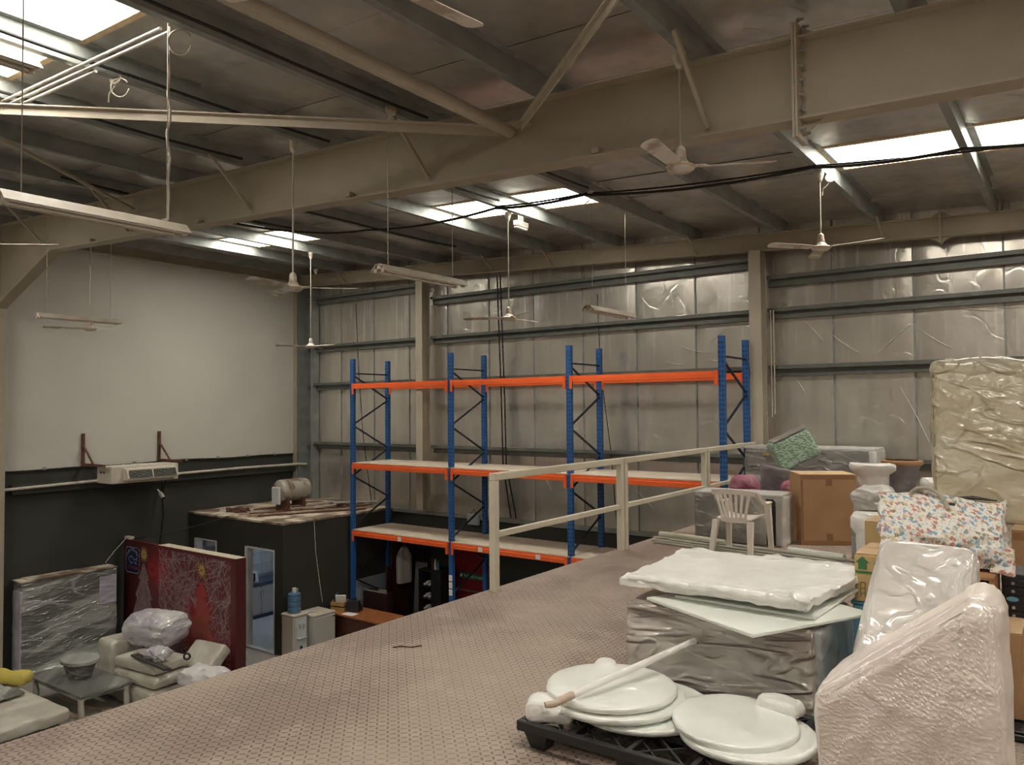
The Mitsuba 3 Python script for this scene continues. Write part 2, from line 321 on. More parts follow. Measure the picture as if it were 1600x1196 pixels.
for x in (-14.58, -10.02, -8.5, -5.46, -2.42, .62): put('fly_brace', bar((x + .04, YG - .04, gb(x) + .03), (x + .02, YG - .4, rt(x) + .02), .03, .03), 'primer', gr_)
def hcol(x, z0, z1, w=.2, d=.26):
    y0 = YG - .13
    return join([bx(x - w / 2, x + w / 2, y0, y0 + .012, z0, z1), bx(x - w / 2, x + w / 2, y0 + d - .012, y0 + d, z0, z1), bx(x - .005, x + .005, y0, y0 + d, z0, z1)])
for x, lab in ((-12.02, 'beige steel wall column standing behind the first rack bay'), (-4.36, 'beige steel wall column right of the last rack upright')):
    k = thing('column', lab, 'column', kind='structure')
    put('shaft', hcol(x, ZF if x > -10 else -.6, gb(x)), 'primer_pale', k)
    put('base_plate', bx(x - .14, x + .14, YG - .16, YG + .16, (ZF if x > -10 else -.6), (ZF if x > -10 else -.6) + .02), 'primer', k)
k = thing('column', 'corner column of beige and galvanised steel where the white wall ends', 'column', kind='structure')
put('shaft', bx(XW + .02, XW + .18, YG - .12, YG - .1, ZF, gb(XW)), 'primer', k)
put('corner_post', join([bx(XW + .2, XW + .215, YG - .1, YW - .03, ZF, gb(XW)), bx(XW + .2, XW + .55, YW - .06, YW - .05, ZF, gb(XW)), bx(XW + .5, XW + .55, YG + .08, YW - .05, ZF, gb(XW))]), 'galvanised', k)
put('eaves_beam', join([bx(XW + .05, XW + .17, Y0, YG, 4.98, 5.0), bx(XW + .1, XW + .11, Y0, YG, 5.0, 5.22), bx(XW + .05, XW + .17, Y0, YG, 5.2, 5.22)]), 'primer', kind='structure', label='long beige eaves beam running along the top of the white wall', cat='beam')
def girt(xa, xb, z):
    y = YG + .12
    return join([bx(xa, xb, y, y + .10, z + .17, z + .178), bx(xa, xb, y, y + .006, z + .115, z + .178), bx(xa, xb, y + .095, y + .103, z, z + .178), bx(xa, xb, y + .095, y + .20, z, z + .008), bx(xa, xb, y + .19, y + .2, z, z + .03)])
for xa, xb, zz in ((XW + .3, -12.14, (4.42, 3.18, 2.21, .70)), (-11.9, -4.48, (4.08, 3.18, 2.21, .70)), (-4.24, X1, (3.73, 3.18, 2.21, .70))):
    for z in zz: put('girt', girt(xa, xb, z - .02), 'girt_steel', WB)
# roof bracing tubes and rods of the near bay
put('bracing_tube', tube([(-4.35, YF - .05, 4.35), (-4.42, 2.0, 4.41), (-4.42, -1.0, 4.42)], .062, 14), 'primer_pale', smooth=40, label='round beige tube running along the roof to the rafter lug', cat='bracing', kind='structure')
put('bracing_strut', join([bar((-4.45, YF - .09, 4.40), (-11.8, .2, 4.80), .11, .012), bar((-4.45, YF - .09, 4.36), (-11.8, .2, 4.76), .012, .09)]), 'primer_pale', label='long flat beige angle strut spanning from the rafter lug to the left', cat='bracing', kind='structure')
put('bracing_strut', join([bar((-4.18, YF - .1, 4.38), (.9, 1.6, 4.26), .075, .012), bar((-4.18, YF - .1, 4.345), (.9, 1.6, 4.225), .012, .07)]), 'primer_pale', label='beige angle strut rising right from the rafter lug beside the round tube', cat='bracing', kind='structure')
put('bracing_rod', bar((-11.3, YF - .07, 4.70), (-6.2, -.3, 4.50), .05, .03), 'primer', label='thin beige bracing rod ending on the rafter at the left', cat='bracing', kind='structure')
# ------------------------------------------------------------------ raised platform and guard rails
XE = -4.5
put('mezzanine_floor', join([bx(XE, X1, Y0, 11.55, -.006, 0), bx(-4.44, X1, 11.55, YW - .12, -.006, 0)]), 'chequer_plate', kind='structure', label='raised platform of dusty reddish brown chequer plate', cat='platform')
put('mezzanine_edge_beam', join([bx(XE + .01, XE + .2, Y0, 11.5, -.022, -.006), bx(XE + .1, XE + .112, Y0, 11.5, -.3, -.022), bx(XE + .02, XE + .2, Y0, 11.5, -.316, -.3)]), 'primer', kind='structure', label='steel edge beam under the raised platform', cat='beam')
for i, y in enumerate((-6, -1.2, 3.6, 8.4, 11.3)):
    put('mezzanine_post', join([bx(XE + .03, XE + .045, y - .08, y + .08, ZF, -.316), bx(XE + .165, XE + .18, y - .08, y + .08, ZF, -.316), bx(XE + .03, XE + .18, y - .005, y + .005, ZF, -.316)]), 'primer', kind='structure')
mat('rail_paint', lambda p, n, uv: mix([.52, .47, .37], [.66, .61, .50], fbm(p.x * 3, p.y * 3, p.z * 3, 3)), 0.5)
for y0, y1, lab in ((5.74, 8.19, 'nearest cream guard rail frame at the platform edge'), (8.29, 10.74, 'middle cream guard rail frame between two double posts'), (10.84, 13.1, 'farthest cream guard rail frame, running behind the wrapped sofa to the wall')):
    g = thing('guard_rail', lab, 'railing'); x = XE + .08; a = .036
    for y in (y0, y1): put('post', cb(x - a, x + a, y - a, y + a, -.004, 1.02, .006), 'rail_paint', g)
    put('top_rail', cb(x - a, x + a, y0 - a, y1 + a, 1.02, 1.09, .008), 'rail_paint', g)
    put('middle_rail', cb(x - .026, x + .026, y0 + a, y1 - a, .49, .545, .006), 'rail_paint', g)

# ------------------------------------------------------------------ pallet racking
def c_post(p, n, uv): return mix([.014, .075, .24], [.03, .12, .34], fbm(p.x * 5, p.y * 5, p.z * 3, 3))
mat('rack_blue', c_post, 0.42, bump=None)
mat('rack_dark', [.012, .018, .035], 0.5)
mat('rack_orange', lambda p, n, uv: mix([.74, .105, .02], [.88, .15, .035], fbm(p.x * 3, p.y * 3, p.z * 8, 3)), 0.4)
mat('chipboard', lambda p, n, uv: mix([.46, .39, .31], [.60, .53, .44], fbm(p.x * 1.5, p.y * 4, 0, 3)), 0.75)
mat('hole_dark', [.006, .008, .015], 0.9)
mat('paper_white', [.72, .71, .68], 0.7)
RK = thing('pallet_rack', 'tall empty pallet racking with blue uprights, orange beams and board shelves', 'rack')
RX = [-12.955, -10.11, -7.33, -4.515]; RY0, RY1, RT = 11.71, 12.78, 2.797
for x in RX:
    uf = key_for(RK + '__upright_frame')
    for y in (RY0, RY1): put('foot_plate', bx(x - .07, x + .07, y - .02, y + .1, ZF, ZF + .008), 'rack_blue', uf)
    for y, s in ((RY0, 1), (RY1, -1)):
        a, b = (y, y + .075) if s > 0 else (y, y + .075)
        fr = a if s > 0 else b
        po = put('post', join([bx(x - .05, x + .05, a, a + .004, ZF, RT), bx(x - .05, x - .046, a, b, ZF, RT), bx(x + .046, x + .05, a, b, ZF, RT), bx(x - .05, x - .025, b - .004, b, ZF, RT), bx(x + .025, x + .05, b - .004, b, ZF, RT)]), 'rack_blue', uf)
        # rows of teardrop holes along the visible faces, as one sub-part
    hs = []
    for zz in np.arange(-1.0, RT - .05, .075):
        for y in (RY0, RY1):
            for dx in (-.024, .024): hs.append(bx(x + dx - .0085, x + dx + .0085, y - .0015, y + .001, zz, zz + .028))
            hs.append(bx(x + .0495, x + .0515, y + .028, y + .046, zz, zz + .026))
    put('holes', join(hs), 'hole_dark', uf, kind='stuff')
    zs = [ZF + .2 + (RT - .33 - ZF - .2) * i / 10 for i in range(11)]
    for i in range(10):
        ya, yb = (RY0 + .05, RY1 + .03) if i % 2 == 0 else (RY1 + .03, RY0 + .05)
        put('brace', bar((x, ya, zs[i]), (x, yb, zs[i + 1] - .03), .03, .028), 'rack_dark' , uf)
    put('brace', bar((x, RY0 + .05, RT - .32), (x, RY1 + .03, RT - .32), .03, .028), 'rack_dark', uf)
    put('brace', bar((x, RY0 + .05, ZF + .2), (x, RY1 + .03, ZF + .2), .03, .028), 'rack_dark', uf)
LV = ((2.25, 0), (.50, 1), (-.96, 1))
for i in range(3):
    xa, xb = RX[i] + .052, RX[i + 1] - .052
    for z, brd in LV:
        for y in (RY0 - .028, RY1 + .035):
            bk = put('beam', join([cb(xa, xb, y, y + .048, z - .115, z - .035, .005), cb(xa, xb, y + (.018 if y < 12 else 0), y + (.048 if y < 12 else .03), z - .045, z, .004)]), 'rack_orange', RK)
            for xx in (xa, xb - .004): put('connector', join([cb(min(xx, xx), xx + .006, y - .012, y + .05, z - .23, z + .004, .002), bx(xx + (-.045 if xx > xa else -.008), xx + (.01 if xx > xa else .05), y - .013, y - .008, z - .23, z + .004)]), 'rack_orange', bk)
            if brd and z < 0 and y < 12:
                for q in ((.25, .35) if i == 0 else (.25, .75)): 
                    if i == 0 and q > .3: continue
                    xx = xa + (xb - xa) * (.50 if i == 0 else q); put('sticker', bx(xx, xx + .1, y - .0025, y - .0005, z - .1, z - .015), 'paper_white', bk)
        if brd:
            for j in range(2):
                w = (xb - xa) / 2; put('shelf_board', cb(xa - .04 + j * (w + .04) + .003, xa - .0 + (j + 1) * w + (j * .04) - .003 + .0, RY0 - .005, RY1 + .08, z + .003, z + .021, .003), 'chipboard', RK)
for zz in (-2.0, -1.86, -1.72): put('notice', bx(RX[1] - .045, RX[1] + .045, RY0 - .004, RY0 - .001, zz, zz + .12), 'paper_white', RK)
# ------------------------------------------------------------------ ceiling fans, strip lights, cables
def _blade(u, w):
    r = .10 + .62 * u; wd = (.055 + .012 * u) * np.where(u > .93, np.sqrt(np.clip(1 - ((u - .93) / .07) ** 2 * .8, 0, 1)), 1) * np.clip(.55 + u * 5, 0, 1)
    y = (w - .5) * 2 * wd; return np.c_[r, y, -.012 + .22 * y - .8 * y * y + .0 * r]
BLADE = shape(sheet(_blade, 26, 7, .004), 'white_enamel', 40)
ARM = shape(join([bar((.05, 0, 0), (.20, 0, -.006), .03, .006), bar((.16, -.02, -.004), (.16, .02, -.004), .03, .006)]), 'white_enamel')
HUB = shape(lathe([(0, -.055), (.075, -.053), (.105, -.035), (.112, -.015), (.10, .0), (.07, .012), (.055, .04), (.03, .055), (0, .055)], 28), 'white_enamel', 40)
RING = shape(lathe([(.113, -.024), (.118, -.02), (.118, -.012), (.113, -.008)], 28), 'rusty_edge', 40)
CUP = shape(lathe([(.012, .16), (.035, .14), (.045, .06), (.04, .05), (.012, .05)], 18), 'white_enamel', 40)
HOOK = shape(lathe([(.012, -.14), (.03, -.12), (.055, -.03), (.055, 0), (0, 0)], 18), 'white_enamel', 40)
def fan(x, y, z, azs, lab):
    t = thing('ceiling_fan', lab, 'fan', 'hanging ceiling fans'); zt = roof_z(x) - .2
    put('down_rod', tube([(x, y, z + .04), (x, y, zt)], .011, 8), 'steel_rod', t, smooth=40)
    M = T().translate([x, y, z])
    put('motor', at(HUB, M), None, t); put('trim_ring', at(RING, M), None, t); put('cup', at(CUP, M), None, t)
    put('canopy', at(HOOK, T().translate([x, y, zt])), None, t)
    for a in azs:
        b = put('blade', at(BLADE, M @ T().rotate([0, 0, 1], a)), None, t); put('blade_arm', at(ARM, M @ T().rotate([0, 0, 1], a)), None, b)
fan(-2.5, 5.70, 3.6, (-85, 25.5), 'dusty white ceiling fan just in front of the big rafter, right of its lug')
fan(-2.46, 9.66, 3.6, (-128, -8, 112), 'white ceiling fan hanging before the foil wall, right of the rack')
fan(-7.1, 5.55, 3.08, (-76, 44, 164), 'white ceiling fan on a long rod before the corner of white and foil walls')
fan(-14.0, 6.59, 3.16, (-114, 6, 126), 'ceiling fan hanging before the white wall beside a strip light')
fan(-13.06, 10.67, 3.04, (-118, 2, 122), 'small distant ceiling fan in the corner above the water tank')
fan(-7.1, 9.63, 3.1, (-152, -32, 88), 'ceiling fan above the middle of the rack, under the roof light')
fan(-7.37, 2.47, 3.1, (41.6, 161.6, -78.4), 'ceiling fan mostly outside the photo with one blade showing at the left edge')
fan(-2.52, 2.33, 3.65, (82, 202, -38), 'ceiling fan above the camera with one blade showing at the top edge')
TUBE_ = 1.2
mat('dusty_trough', lambda p, n, uv: mix([.38, .32, .25], [.60, .55, .47], fbm(p.x * 6, p.y * 6, p.z * 6, 3)), 0.5)
mat('lamp_glass', [.75, .74, .70], 0.25)
REFL = shape(wedge([(-.11, -.055), (-.035, .02), (.035, .02), (.11, -.055), (.106, -.058), (.034, .012), (-.034, .012), (-.106, -.058)], 'y', -.64, .64), 'dusty_trough')
BODY = shape(cb(-.03, .03, -.63, .63, -.035, .012, .006), 'dusty_trough')
LTUBE = shape(tube([(0, -.6, 0), (0, .6, 0)], .013, 10), 'lamp_glass', 40)
SOCK = shape(cb(-.023, .023, -.02, .02, -.07, -.02, .005), 'white_enamel')
def strip(x, y, z, lab, wires=True, az=0, sc=1):
    t = thing('strip_light', lab, 'lamp', 'unlit strip lights hanging on wires'); M = T().translate([x, y, z]).rotate([0, 0, 1], az).scale([1, sc, 1])
    put('reflector', at(REFL, M), None, t); put('housing', at(BODY, M), None, t)
    for dx in (-.055, .055): put('tube', at(LTUBE, M @ T().translate([dx, 0, -.045])), None, t)
    for dy in (-.61, .61):
        for dx in (-.053, .053): put('socket', at(SOCK, M @ T().translate([dx, dy, 0])), None, t)
    if wires:
        for dy in (-.5, .5): put('hanger', tube([(x, y + dy * sc, z + .01), (x, y + dy * sc, roof_z(x) - .01)], .004 , 6), 'steel_rod', t)
strip(-5.53, 2.66, 3.10, 'long strip light near the camera, cut by the left edge of the photo')
strip(-5.6, 6.05, 3.12, 'strip light hanging in front of the corner, left of the first wall column')
strip(-13.06, 5.98, 3.22, 'strip light hanging before the white wall beside a fan')
strip(-5.5, 9.95, 3.10, 'distant strip light hanging before the foil wall above the rack')
strip(-7.22, 2.30, 4.70, 'strip light fixed under the roof light at the upper left corner', False)
t = thing('emergency_light', 'small white emergency light box under the middle roof light', 'lamp')
put('body', cb(-7.24, -7.16, 9.95, 10.28, 4.60, 4.69, .01), 'white_enamel', t); put('diffuser', cb(-7.235, -7.165, 9.96, 10.27, 4.565, 4.60, .012), 'lamp_glass', t)
put('bracket', bx(-7.21, -7.19, 10.05, 10.18, 4.69, 4.94), 'galvanised', t)
def cable(name, pts, r, m, lab, cat='cable', sag=0.0, n=6):
    P = np.asarray(pts, float); out = [P[0]]
    for a, b in zip(P[:-1], P[1:]):
        k = max(2, int(np.linalg.norm(b - a) / .25)); L = np.linalg.norm(b - a)
        for i in range(1, k + 1):
            s = i / k; q = a + (b - a) * s; q[2] -= sag * L * 4 * s * (1 - s) * .25; out.append(q)
    return put(name, tube(out, r, n), m, smooth=True, label=lab, cat=cat)
def rp_(x, y, d=-.25): return (x, y, roof_z(x) + d)
cable('power_cable', [rp_(1.2, 9.45), rp_(-.92, 9.36), rp_(-2.44, 9.29), rp_(-5.46, 9.16, -.23), rp_(-6.98, 9.14), rp_(-9.9, 9.3, -.27), rp_(-11.1, 9.0), rp_(-11.6, 7.2)], .018, 'black_cable', 'thick black power cable crossing under the roof lights', sag=.10)
cable('power_cable', [rp_(1.2, 9.50, -.22), rp_(-2.44, 9.33, -.22), rp_(-5.46, 9.20, -.20), rp_(-6.98, 9.16, -.22)], .012, 'black_cable', 'thin black cable strung just above the thick one between purlins', sag=.06)
for x, ya, yb, lab in ((-5.38, 1.2, 5.9, 'black cable along the purlin left of the round bracing tube'), (-6.9, 1.6, 5.9, 'black cable along the purlin behind the flat strut'), (-5.38, 6.1, 9.16, 'black cable along the purlin right of the middle roof light'),
                       (-6.9, 6.4, 9.14, 'black cable ending at the fan under the middle roof light'), (-10.0, 6.2, 11.8, 'black cable along a far purlin over the first rack bay'), (-11.5, 5.0, 9.0, 'black cable along the purlin above the far left roof light'), (-8.42, 2.0, 5.8, 'black cable along the purlin above the hanging strip light')):
    cable('purlin_cable', [rp_(x, ya, -.14), rp_(x, (ya + yb) / 2, -.17), rp_(x, yb, -.14)], .016, 'black_cable', lab, sag=.03)
for d in (0, .07, .14):
    lab = ('white conduit pipe crossing the purlins at the upper left, nearest of three', 'middle one of three white conduit pipes at the upper left', 'farthest of three white conduit pipes at the upper left')[int(d / .07 + .5)]
    put('conduit', tube([rp_(-5.62 - (d > .1) * 1.3, 3.15 + d, -.23), rp_(-9.8, 3.15 + d, -.23)], .014, 8), 'white_cable', smooth=40, label=lab, cat='pipe')
w = [(-5.6, 3.21, roof_z(-5.6) - .2)]
for i in range(1, 16): w.append((-5.6 + .012 * math.sin(i * 1.3), 3.21 + .01 * math.cos(i * 1.9), 4.6 - 1.44 * i / 15))
w += [(-5.58, 3.17, 3.15), (-5.55, 3.14, 3.14)]
put('drop_cable', tube(w, .010, 6), 'white_cable', smooth=True, label='white cable dropping from the conduits to the near strip light', cat='cable')
def loop(name, c, r, lab, ax=(1, 0), n=22, wob=.2):
    pts = [(c[0] + ax[0] * r * math.cos(a) * (1 + wob * math.sin(a)), c[1] + ax[1] * r * math.cos(a), c[2] + r * math.sin(a) - r) for a in np.linspace(.6, 6.2, n)]
    put(name, tube(pts, .008, 6), 'white_cable', smooth=True, label=lab, cat='cable')
loop('cable_loop', (-5.5, 3.24, 4.62), .10, 'loose white cable loop hanging where the conduits end', (.6, .6))
loop('cable_loop', (-6.92, 3.5, 4.70), .085, 'loose white cable loop below the middle of the conduits', (.7, .6))
def rose(x, y, z, lab):
    t = thing('junction_box', lab, 'junction box'); put('body', ap(lathe([(0, -.02), (.05, -.02), (.055, -.01), (.055, .02), (0, .02)], 20), lambda v: rz(rx(v, 80), 30) + V(x, y, z)), 'white_enamel', t, smooth=40)
    put('tail', tube([(x, y, z - .04), (x - .03, y - .02, z - .09), (x - .07, y - .03, z - .12), (x - .08, y - .03, z - .2)], .007, 6), 'white_cable', t, smooth=True)
rose(-5.42, 5.42, 4.64, 'round white junction box on the purlin above the bracing strut'); rose(-7.02, 3.52, 4.72, 'round white junction box under the conduits')
rose(-2.36, 9.72, 4.42, 'small junction box beside the fan rod right of the rack'); rose(-5.36, 9.2, 4.62, 'small junction box on the purlin at the right end of the middle roof light')
put('hook_ring', lathe([(.0, 0), (.03, 0), (.03, .12), (0, .12)], 12) and mv(wedge([(-.07, 0), (.07, .02), (0, -.12)], 'y', -.02, .02), (-14.5, 12.0, 5.0)), 'white_enamel', label='pale triangular tag hanging under the roof near the far corner', cat='tag')
# cables hanging on the foil wall
for dx, r in ((0, .016), (.085, .016)):
    cable('wall_cable', [(-9.9 + dx, 13.02, 4.5), (-9.9 + dx, 13.08, 3.2), (-9.87 + dx, 13.1, 1.9), (-9.84 + dx, 13.1, .5), (-9.72 + dx * 1.6, 13.2, -.62)], r, 'black_cable', 'black cable hanging down the foil wall, %s of a close pair' % ('left' if dx == 0 else 'right'))
cable('wall_cable', [(-14.4, 13.16, 4.3), (-14.3, 13.16, 2.6), (-14.15, 13.16, 1.0), (-13.9, 13.2, -.6)], .009, 'black_cable', 'thin dark cord hanging down the foil wall left of the first column')
cable('wall_cable', [(-7.55, 13.16, 3.9), (-7.5, 13.16, 2.4), (-7.3, 13.16, .9), (-7.2, 13.2, -.6)], .009, 'black_cable', 'thin dark cord hanging down the foil wall behind the third upright')
for dx in (0, .05): put('wall_pipe', tube([(-4.17 + dx, 13.08, 3.3), (-4.17 + dx, 13.08, 1.5 + dx)], .011, 8), 'white_cable', smooth=40, label='thin white pipe against the foil wall beside the column, %s of two' % ('left' if dx == 0 else 'right'), cat='pipe')
# the pipe on the girt of the left wall
put('wall_pipe', tube([(XW + .17, 5.9, .22), (XW + .19, 7.5, .26), (XW + .19, 9.3, .28), (XW + .2, 11.3, .30), (XW + .22, 12.9, .29), (XW + .3, 13.1, .28)], .03, 10), 'white_cable', smooth=40, label='long pale pipe lying along the left wall behind the air conditioner', cat='pipe')

# sharp creases in the wall foil, their glint painted as a near-white colour
cr = random.Random(31)
mat('crease_glint', [.95, .93, .88], .35, .2)
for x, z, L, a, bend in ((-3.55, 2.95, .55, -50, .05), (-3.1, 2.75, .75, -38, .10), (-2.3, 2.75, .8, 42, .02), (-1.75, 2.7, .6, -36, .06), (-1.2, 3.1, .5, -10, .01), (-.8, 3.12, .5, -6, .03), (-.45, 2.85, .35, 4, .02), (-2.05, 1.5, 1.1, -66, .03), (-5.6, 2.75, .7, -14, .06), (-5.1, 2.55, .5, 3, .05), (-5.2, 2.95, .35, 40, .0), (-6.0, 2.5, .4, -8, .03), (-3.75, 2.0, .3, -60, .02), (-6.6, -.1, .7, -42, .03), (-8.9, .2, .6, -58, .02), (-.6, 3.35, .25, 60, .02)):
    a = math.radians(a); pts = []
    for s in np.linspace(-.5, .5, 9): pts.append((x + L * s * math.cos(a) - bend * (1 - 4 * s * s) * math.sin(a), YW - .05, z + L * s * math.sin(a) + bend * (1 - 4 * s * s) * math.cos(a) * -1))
    put('foil_crease', tube(pts, [.001, .004, .006, .007, .007, .007, .006, .004, .001], 5), 'crease_glint', WB, smooth=True)
# ------------------------------------------------------------------ ground floor: kitchen booth and what stands beside it
mat('tile_white', [.52, .56, .60], 0.3); mat('grout', [.30, .33, .37], .8)
mat('cabinet_grey', [.46, .45, .45], 0.45); mat('counter_blue', [.05, .07, .12], .3); mat('frame_white', [.58, .60, .62], .5)
mat('timber_dusty', lambda p, n, uv: mix([.22, .15, .10], [.52, .42, .32], fbm(p.x * 2, p.y * 9, p.z * 9, 3)), .8)
mat('rust_brown', lambda p, n, uv: mix([.07, .03, .02], [.16, .07, .05], fbm(p.x * 9, p.y * 9, p.z * 9, 3)), .7)
mat('dusty_top', lambda p, n, uv: mix([.15, .11, .08], [.52, .45, .36], smoothstep(.30, .62, fbm(p.x * 2.5, p.y * 2.5, 0, 4))), .85)
BO = 'kitchen_booth'
tag(key_for(BO), 'dark grey painted corner booth with an open doorway and a junk covered roof', 'booth')
x0, x1, y0, y1, zt = XW + .02, -13.1, 10.0, 13.1, -.66
put('front_wall', join([bx(x0, -16.2, y0, y0 + .1, ZF, zt), bx(-15.42, -14.3, y0, y0 + .1, ZF, zt), bx(-13.38, x1, y0, y0 + .1, ZF, zt), bx(-16.2, -15.42, y0, y0 + .1, -1.19, zt), bx(-14.3, -13.38, y0, y0 + .1, -1.19, zt), bx(-16.2, -15.42, y0, y0 + .1, ZF, -2.2)]), 'dark_booth', BO)
put('side_wall', bx(x1 - .1, x1, y0 + .1, y1, ZF, zt), 'dark_booth', BO); put('rear_wall', bx(x0, x1 - .1, y1 - .1, y1, ZF, zt), 'frame_white', BO)
put('roof_slab', cb(x0, x1 + .03, y0 - .03, y1, zt, -.61, .008), 'dusty_top', BO)
put('interior_floor', bx(x0, x1 - .1, y0, y1 - .1, ZF, ZF + .02), 'tile_white', BO)
fr = put('door_frame', join([bx(-14.36, -14.29, y0 - .02, y0 + .14, ZF, -1.19), bx(-13.40, -13.37, y0 - .01, y0 + .12, ZF, -1.19), bx(-14.3, -13.38, y0 - .01, y0 + .12, -1.22, -1.18), bx(-14.3, -13.38, y0 - .02, y0 + .1, ZF + .0, ZF + .03)]), 'frame_white', BO)
put('window_frame', join([bx(-16.25, -16.14, y0 - .02, y0 + .12, -2.2, -1.19), bx(-15.44, -15.40, y0 - .02, y0 + .12, -2.2, -1.19), bx(-16.2, -15.42, y0 - .02, y0 + .12, -2.24, -2.18), bx(-16.2, -15.42, y0 - .01, y0 + .1, -1.21, -1.18)]), 'frame_white', BO)
scene['mat_window_glass'] = {'type': 'thindielectric'}
put('window_pane', bx(-16.16, -15.42, y0 + .05, y0 + .054, -2.2, -1.2), 'window_glass', BO)
put('grout_wall', bx(x0, x0 + .02, y0 + .1, y1 - .1, ZF, zt), 'grout', BO)
tm = shape(cb(0, .012, .004, .296, .004, .246, .003), 'tile_white')
for i in range(9):
    for j in range(4): put('tile', at(tm, T().translate([x0 + .018, y0 + .12 + i * .3, -2.36 + j * .25])), None, BO)
lt = put('ceiling_lamp', bx(-15.0, -14.9, 11.0, 12.0, -.76, -.70), 'lamp_glass', BO)
v4 = np.array([[-15.0, 11, -.765], [-14.9, 11, -.765], [-14.9, 12, -.765], [-15, 12, -.765]])
put('lamp_tube', {**mikit.ply((v4, np.array([[0, 2, 1], [0, 3, 2]])), 'mat_lamp_glass'), 'emitter': {'type': 'area', 'radiance': rgb(24, 26.5, 29)}}, None, BO)
kc = thing('base_cabinet', 'grey kitchen base cabinets with a dark blue worktop seen through the booth doorway', 'cabinet')
put('carcass', bx(x0 + .03, -15.9, 10.2, 12.8, ZF + .12, -2.46), 'cabinet_grey', kc); put('plinth', bx(x0 + .03, -15.95, 10.2, 12.8, ZF + .02, ZF + .12), 'counter_blue', kc)
put('worktop', cb(x0 + .03, -15.84, 10.15, 12.82, -2.46, -2.42, .006), 'counter_blue', kc)
for i in range(6):
    d = put('door', cb(-15.9, -15.88, 10.22 + i * .43, 10.64 + i * .43, ZF + .15, -2.5, .004), 'cabinet_grey', kc)
    put('handle', bar((-15.865, 10.60 + i * .43 if i % 2 == 0 else 10.26 + i * .43, -2.75), (-15.865, 10.60 + i * .43 if i % 2 == 0 else 10.26 + i * .43, -2.6), .012, .012, (1, 0, 0)), 'steel_rod', d)
uc = thing('wall_cabinet', 'grey kitchen wall cabinets above the worktop inside the booth', 'cabinet')
put('carcass', bx(x0 + .03, -16.15, 10.2, 12.8, -1.42, -.8), 'cabinet_grey', uc)
for i in range(6):
    d = put('door', cb(-16.15, -16.13, 10.22 + i * .43, 10.64 + i * .43, -1.41, -.81, .004), 'cabinet_grey', uc)
    put('handle', bar((-16.115, 10.60 + i * .43 if i % 2 == 0 else 10.26 + i * .43, -1.36), (-16.115, 10.60 + i * .43 if i % 2 == 0 else 10.26 + i * .43, -1.22), .012, .012, (1, 0, 0)), 'black_cable', d)
kt = thing('kettle', 'white kettle with a black handle standing on the dark blue worktop', 'kettle')
put('body', mv(lathe([(0, 0), (.1, 0), (.105, .02), (.085, .2), (.06, .24), (0, .25)], 20), (-16.05, 11.42, -2.42)), 'frame_white', kt, smooth=40)
put('handle', tube([(-15.97, 11.36, -2.22), (-15.9, 11.32, -2.2), (-15.88, 11.31, -2.3), (-15.96, 11.35, -2.38)], .02, 8), 'black_cable', kt, smooth=40)
# on the booth roof
mat('tank_steel', lambda p, n, uv: mix([.22, .17, .12], [.46, .43, .38], smoothstep(.35, .6, fbm(p.x * 5, p.y * 5, p.z * 5, 3))), .45, .2)
tk = thing('water_heater', 'dusty cylindrical water heater tank lying on the booth roof', 'tank')
ty = lambda m: ap(m, lambda v: np.c_[v[:, 0], v[:, 2], -v[:, 1]])
put('drum', mv(ty(lathe([(0, 0), (.19, .0), (.235, .03), (.25, .07), (.25, .72), (.235, .77), (.19, .80), (0, .80)], 28)), (-14.62, 11.02, -.14)), 'tank_steel', tk, smooth=40)
for q in (.2, .52): put('band', mv(ty(lathe([(.25, 0), (.256, 0), (.256, .025), (.25, .025)], 28)), (-14.62, 11.02 + q, -.14)), 'steel_rod', tk)
put('end_cap', cb(-14.78, -14.5, 10.96, 11.02, -.44, -.05, .02), 'frame_white', tk)
for q in (11.12, 11.55): put('cradle', bx(-14.82, -14.42, q, q + .08, -.61, -.32), 'rust_brown', tk)
for i, (a, b, w, h, m, z, lab) in enumerate((((-14.55, 10.25), (-13.35, 12.75), .07, .04, 'timber_dusty', 0, 'pale timber batten nearest the edge of the booth roof'), ((-14.7, 10.35), (-13.55, 12.9), .06, .05, 'rust_brown', 0, 'rusty brown bar lying beside the front battens on the booth roof'), ((-14.95, 10.25), (-13.9, 12.6), .10, .03, 'timber_dusty', 0, 'wide dusty board running along the booth roof before the tank'),
        ((-14.35, 10.3), (-13.25, 12.4), .03, .03, 'rust_brown', 0, 'thin rusty rod along the front edge of the booth roof'), ((-15.6, 10.6), (-15.05, 12.9), .12, .04, 'timber_dusty', 0, 'board lying behind the tank on the booth roof'), ((-15.75, 10.3), (-14.9, 11.0), .06, .06, 'white_cable', 0, 'short pale pipe at the left end of the booth roof'),
        ((-14.3, 11.9), (-13.5, 13.0), .16, .03, 'timber_dusty', 0, 'short wide plank at the rear of the booth roof'), ((-14.9, 11.8), (-14.1, 12.9), .05, .05, 'rust_brown', .04, 'dark batten sticking out behind the tank'))):
    put('roof_batten', bar((*a, -.61 + h / 2 + z), (*b, -.61 + h / 2 + z), w, h), m, label=lab, cat='batten')
jr = random.Random(17)
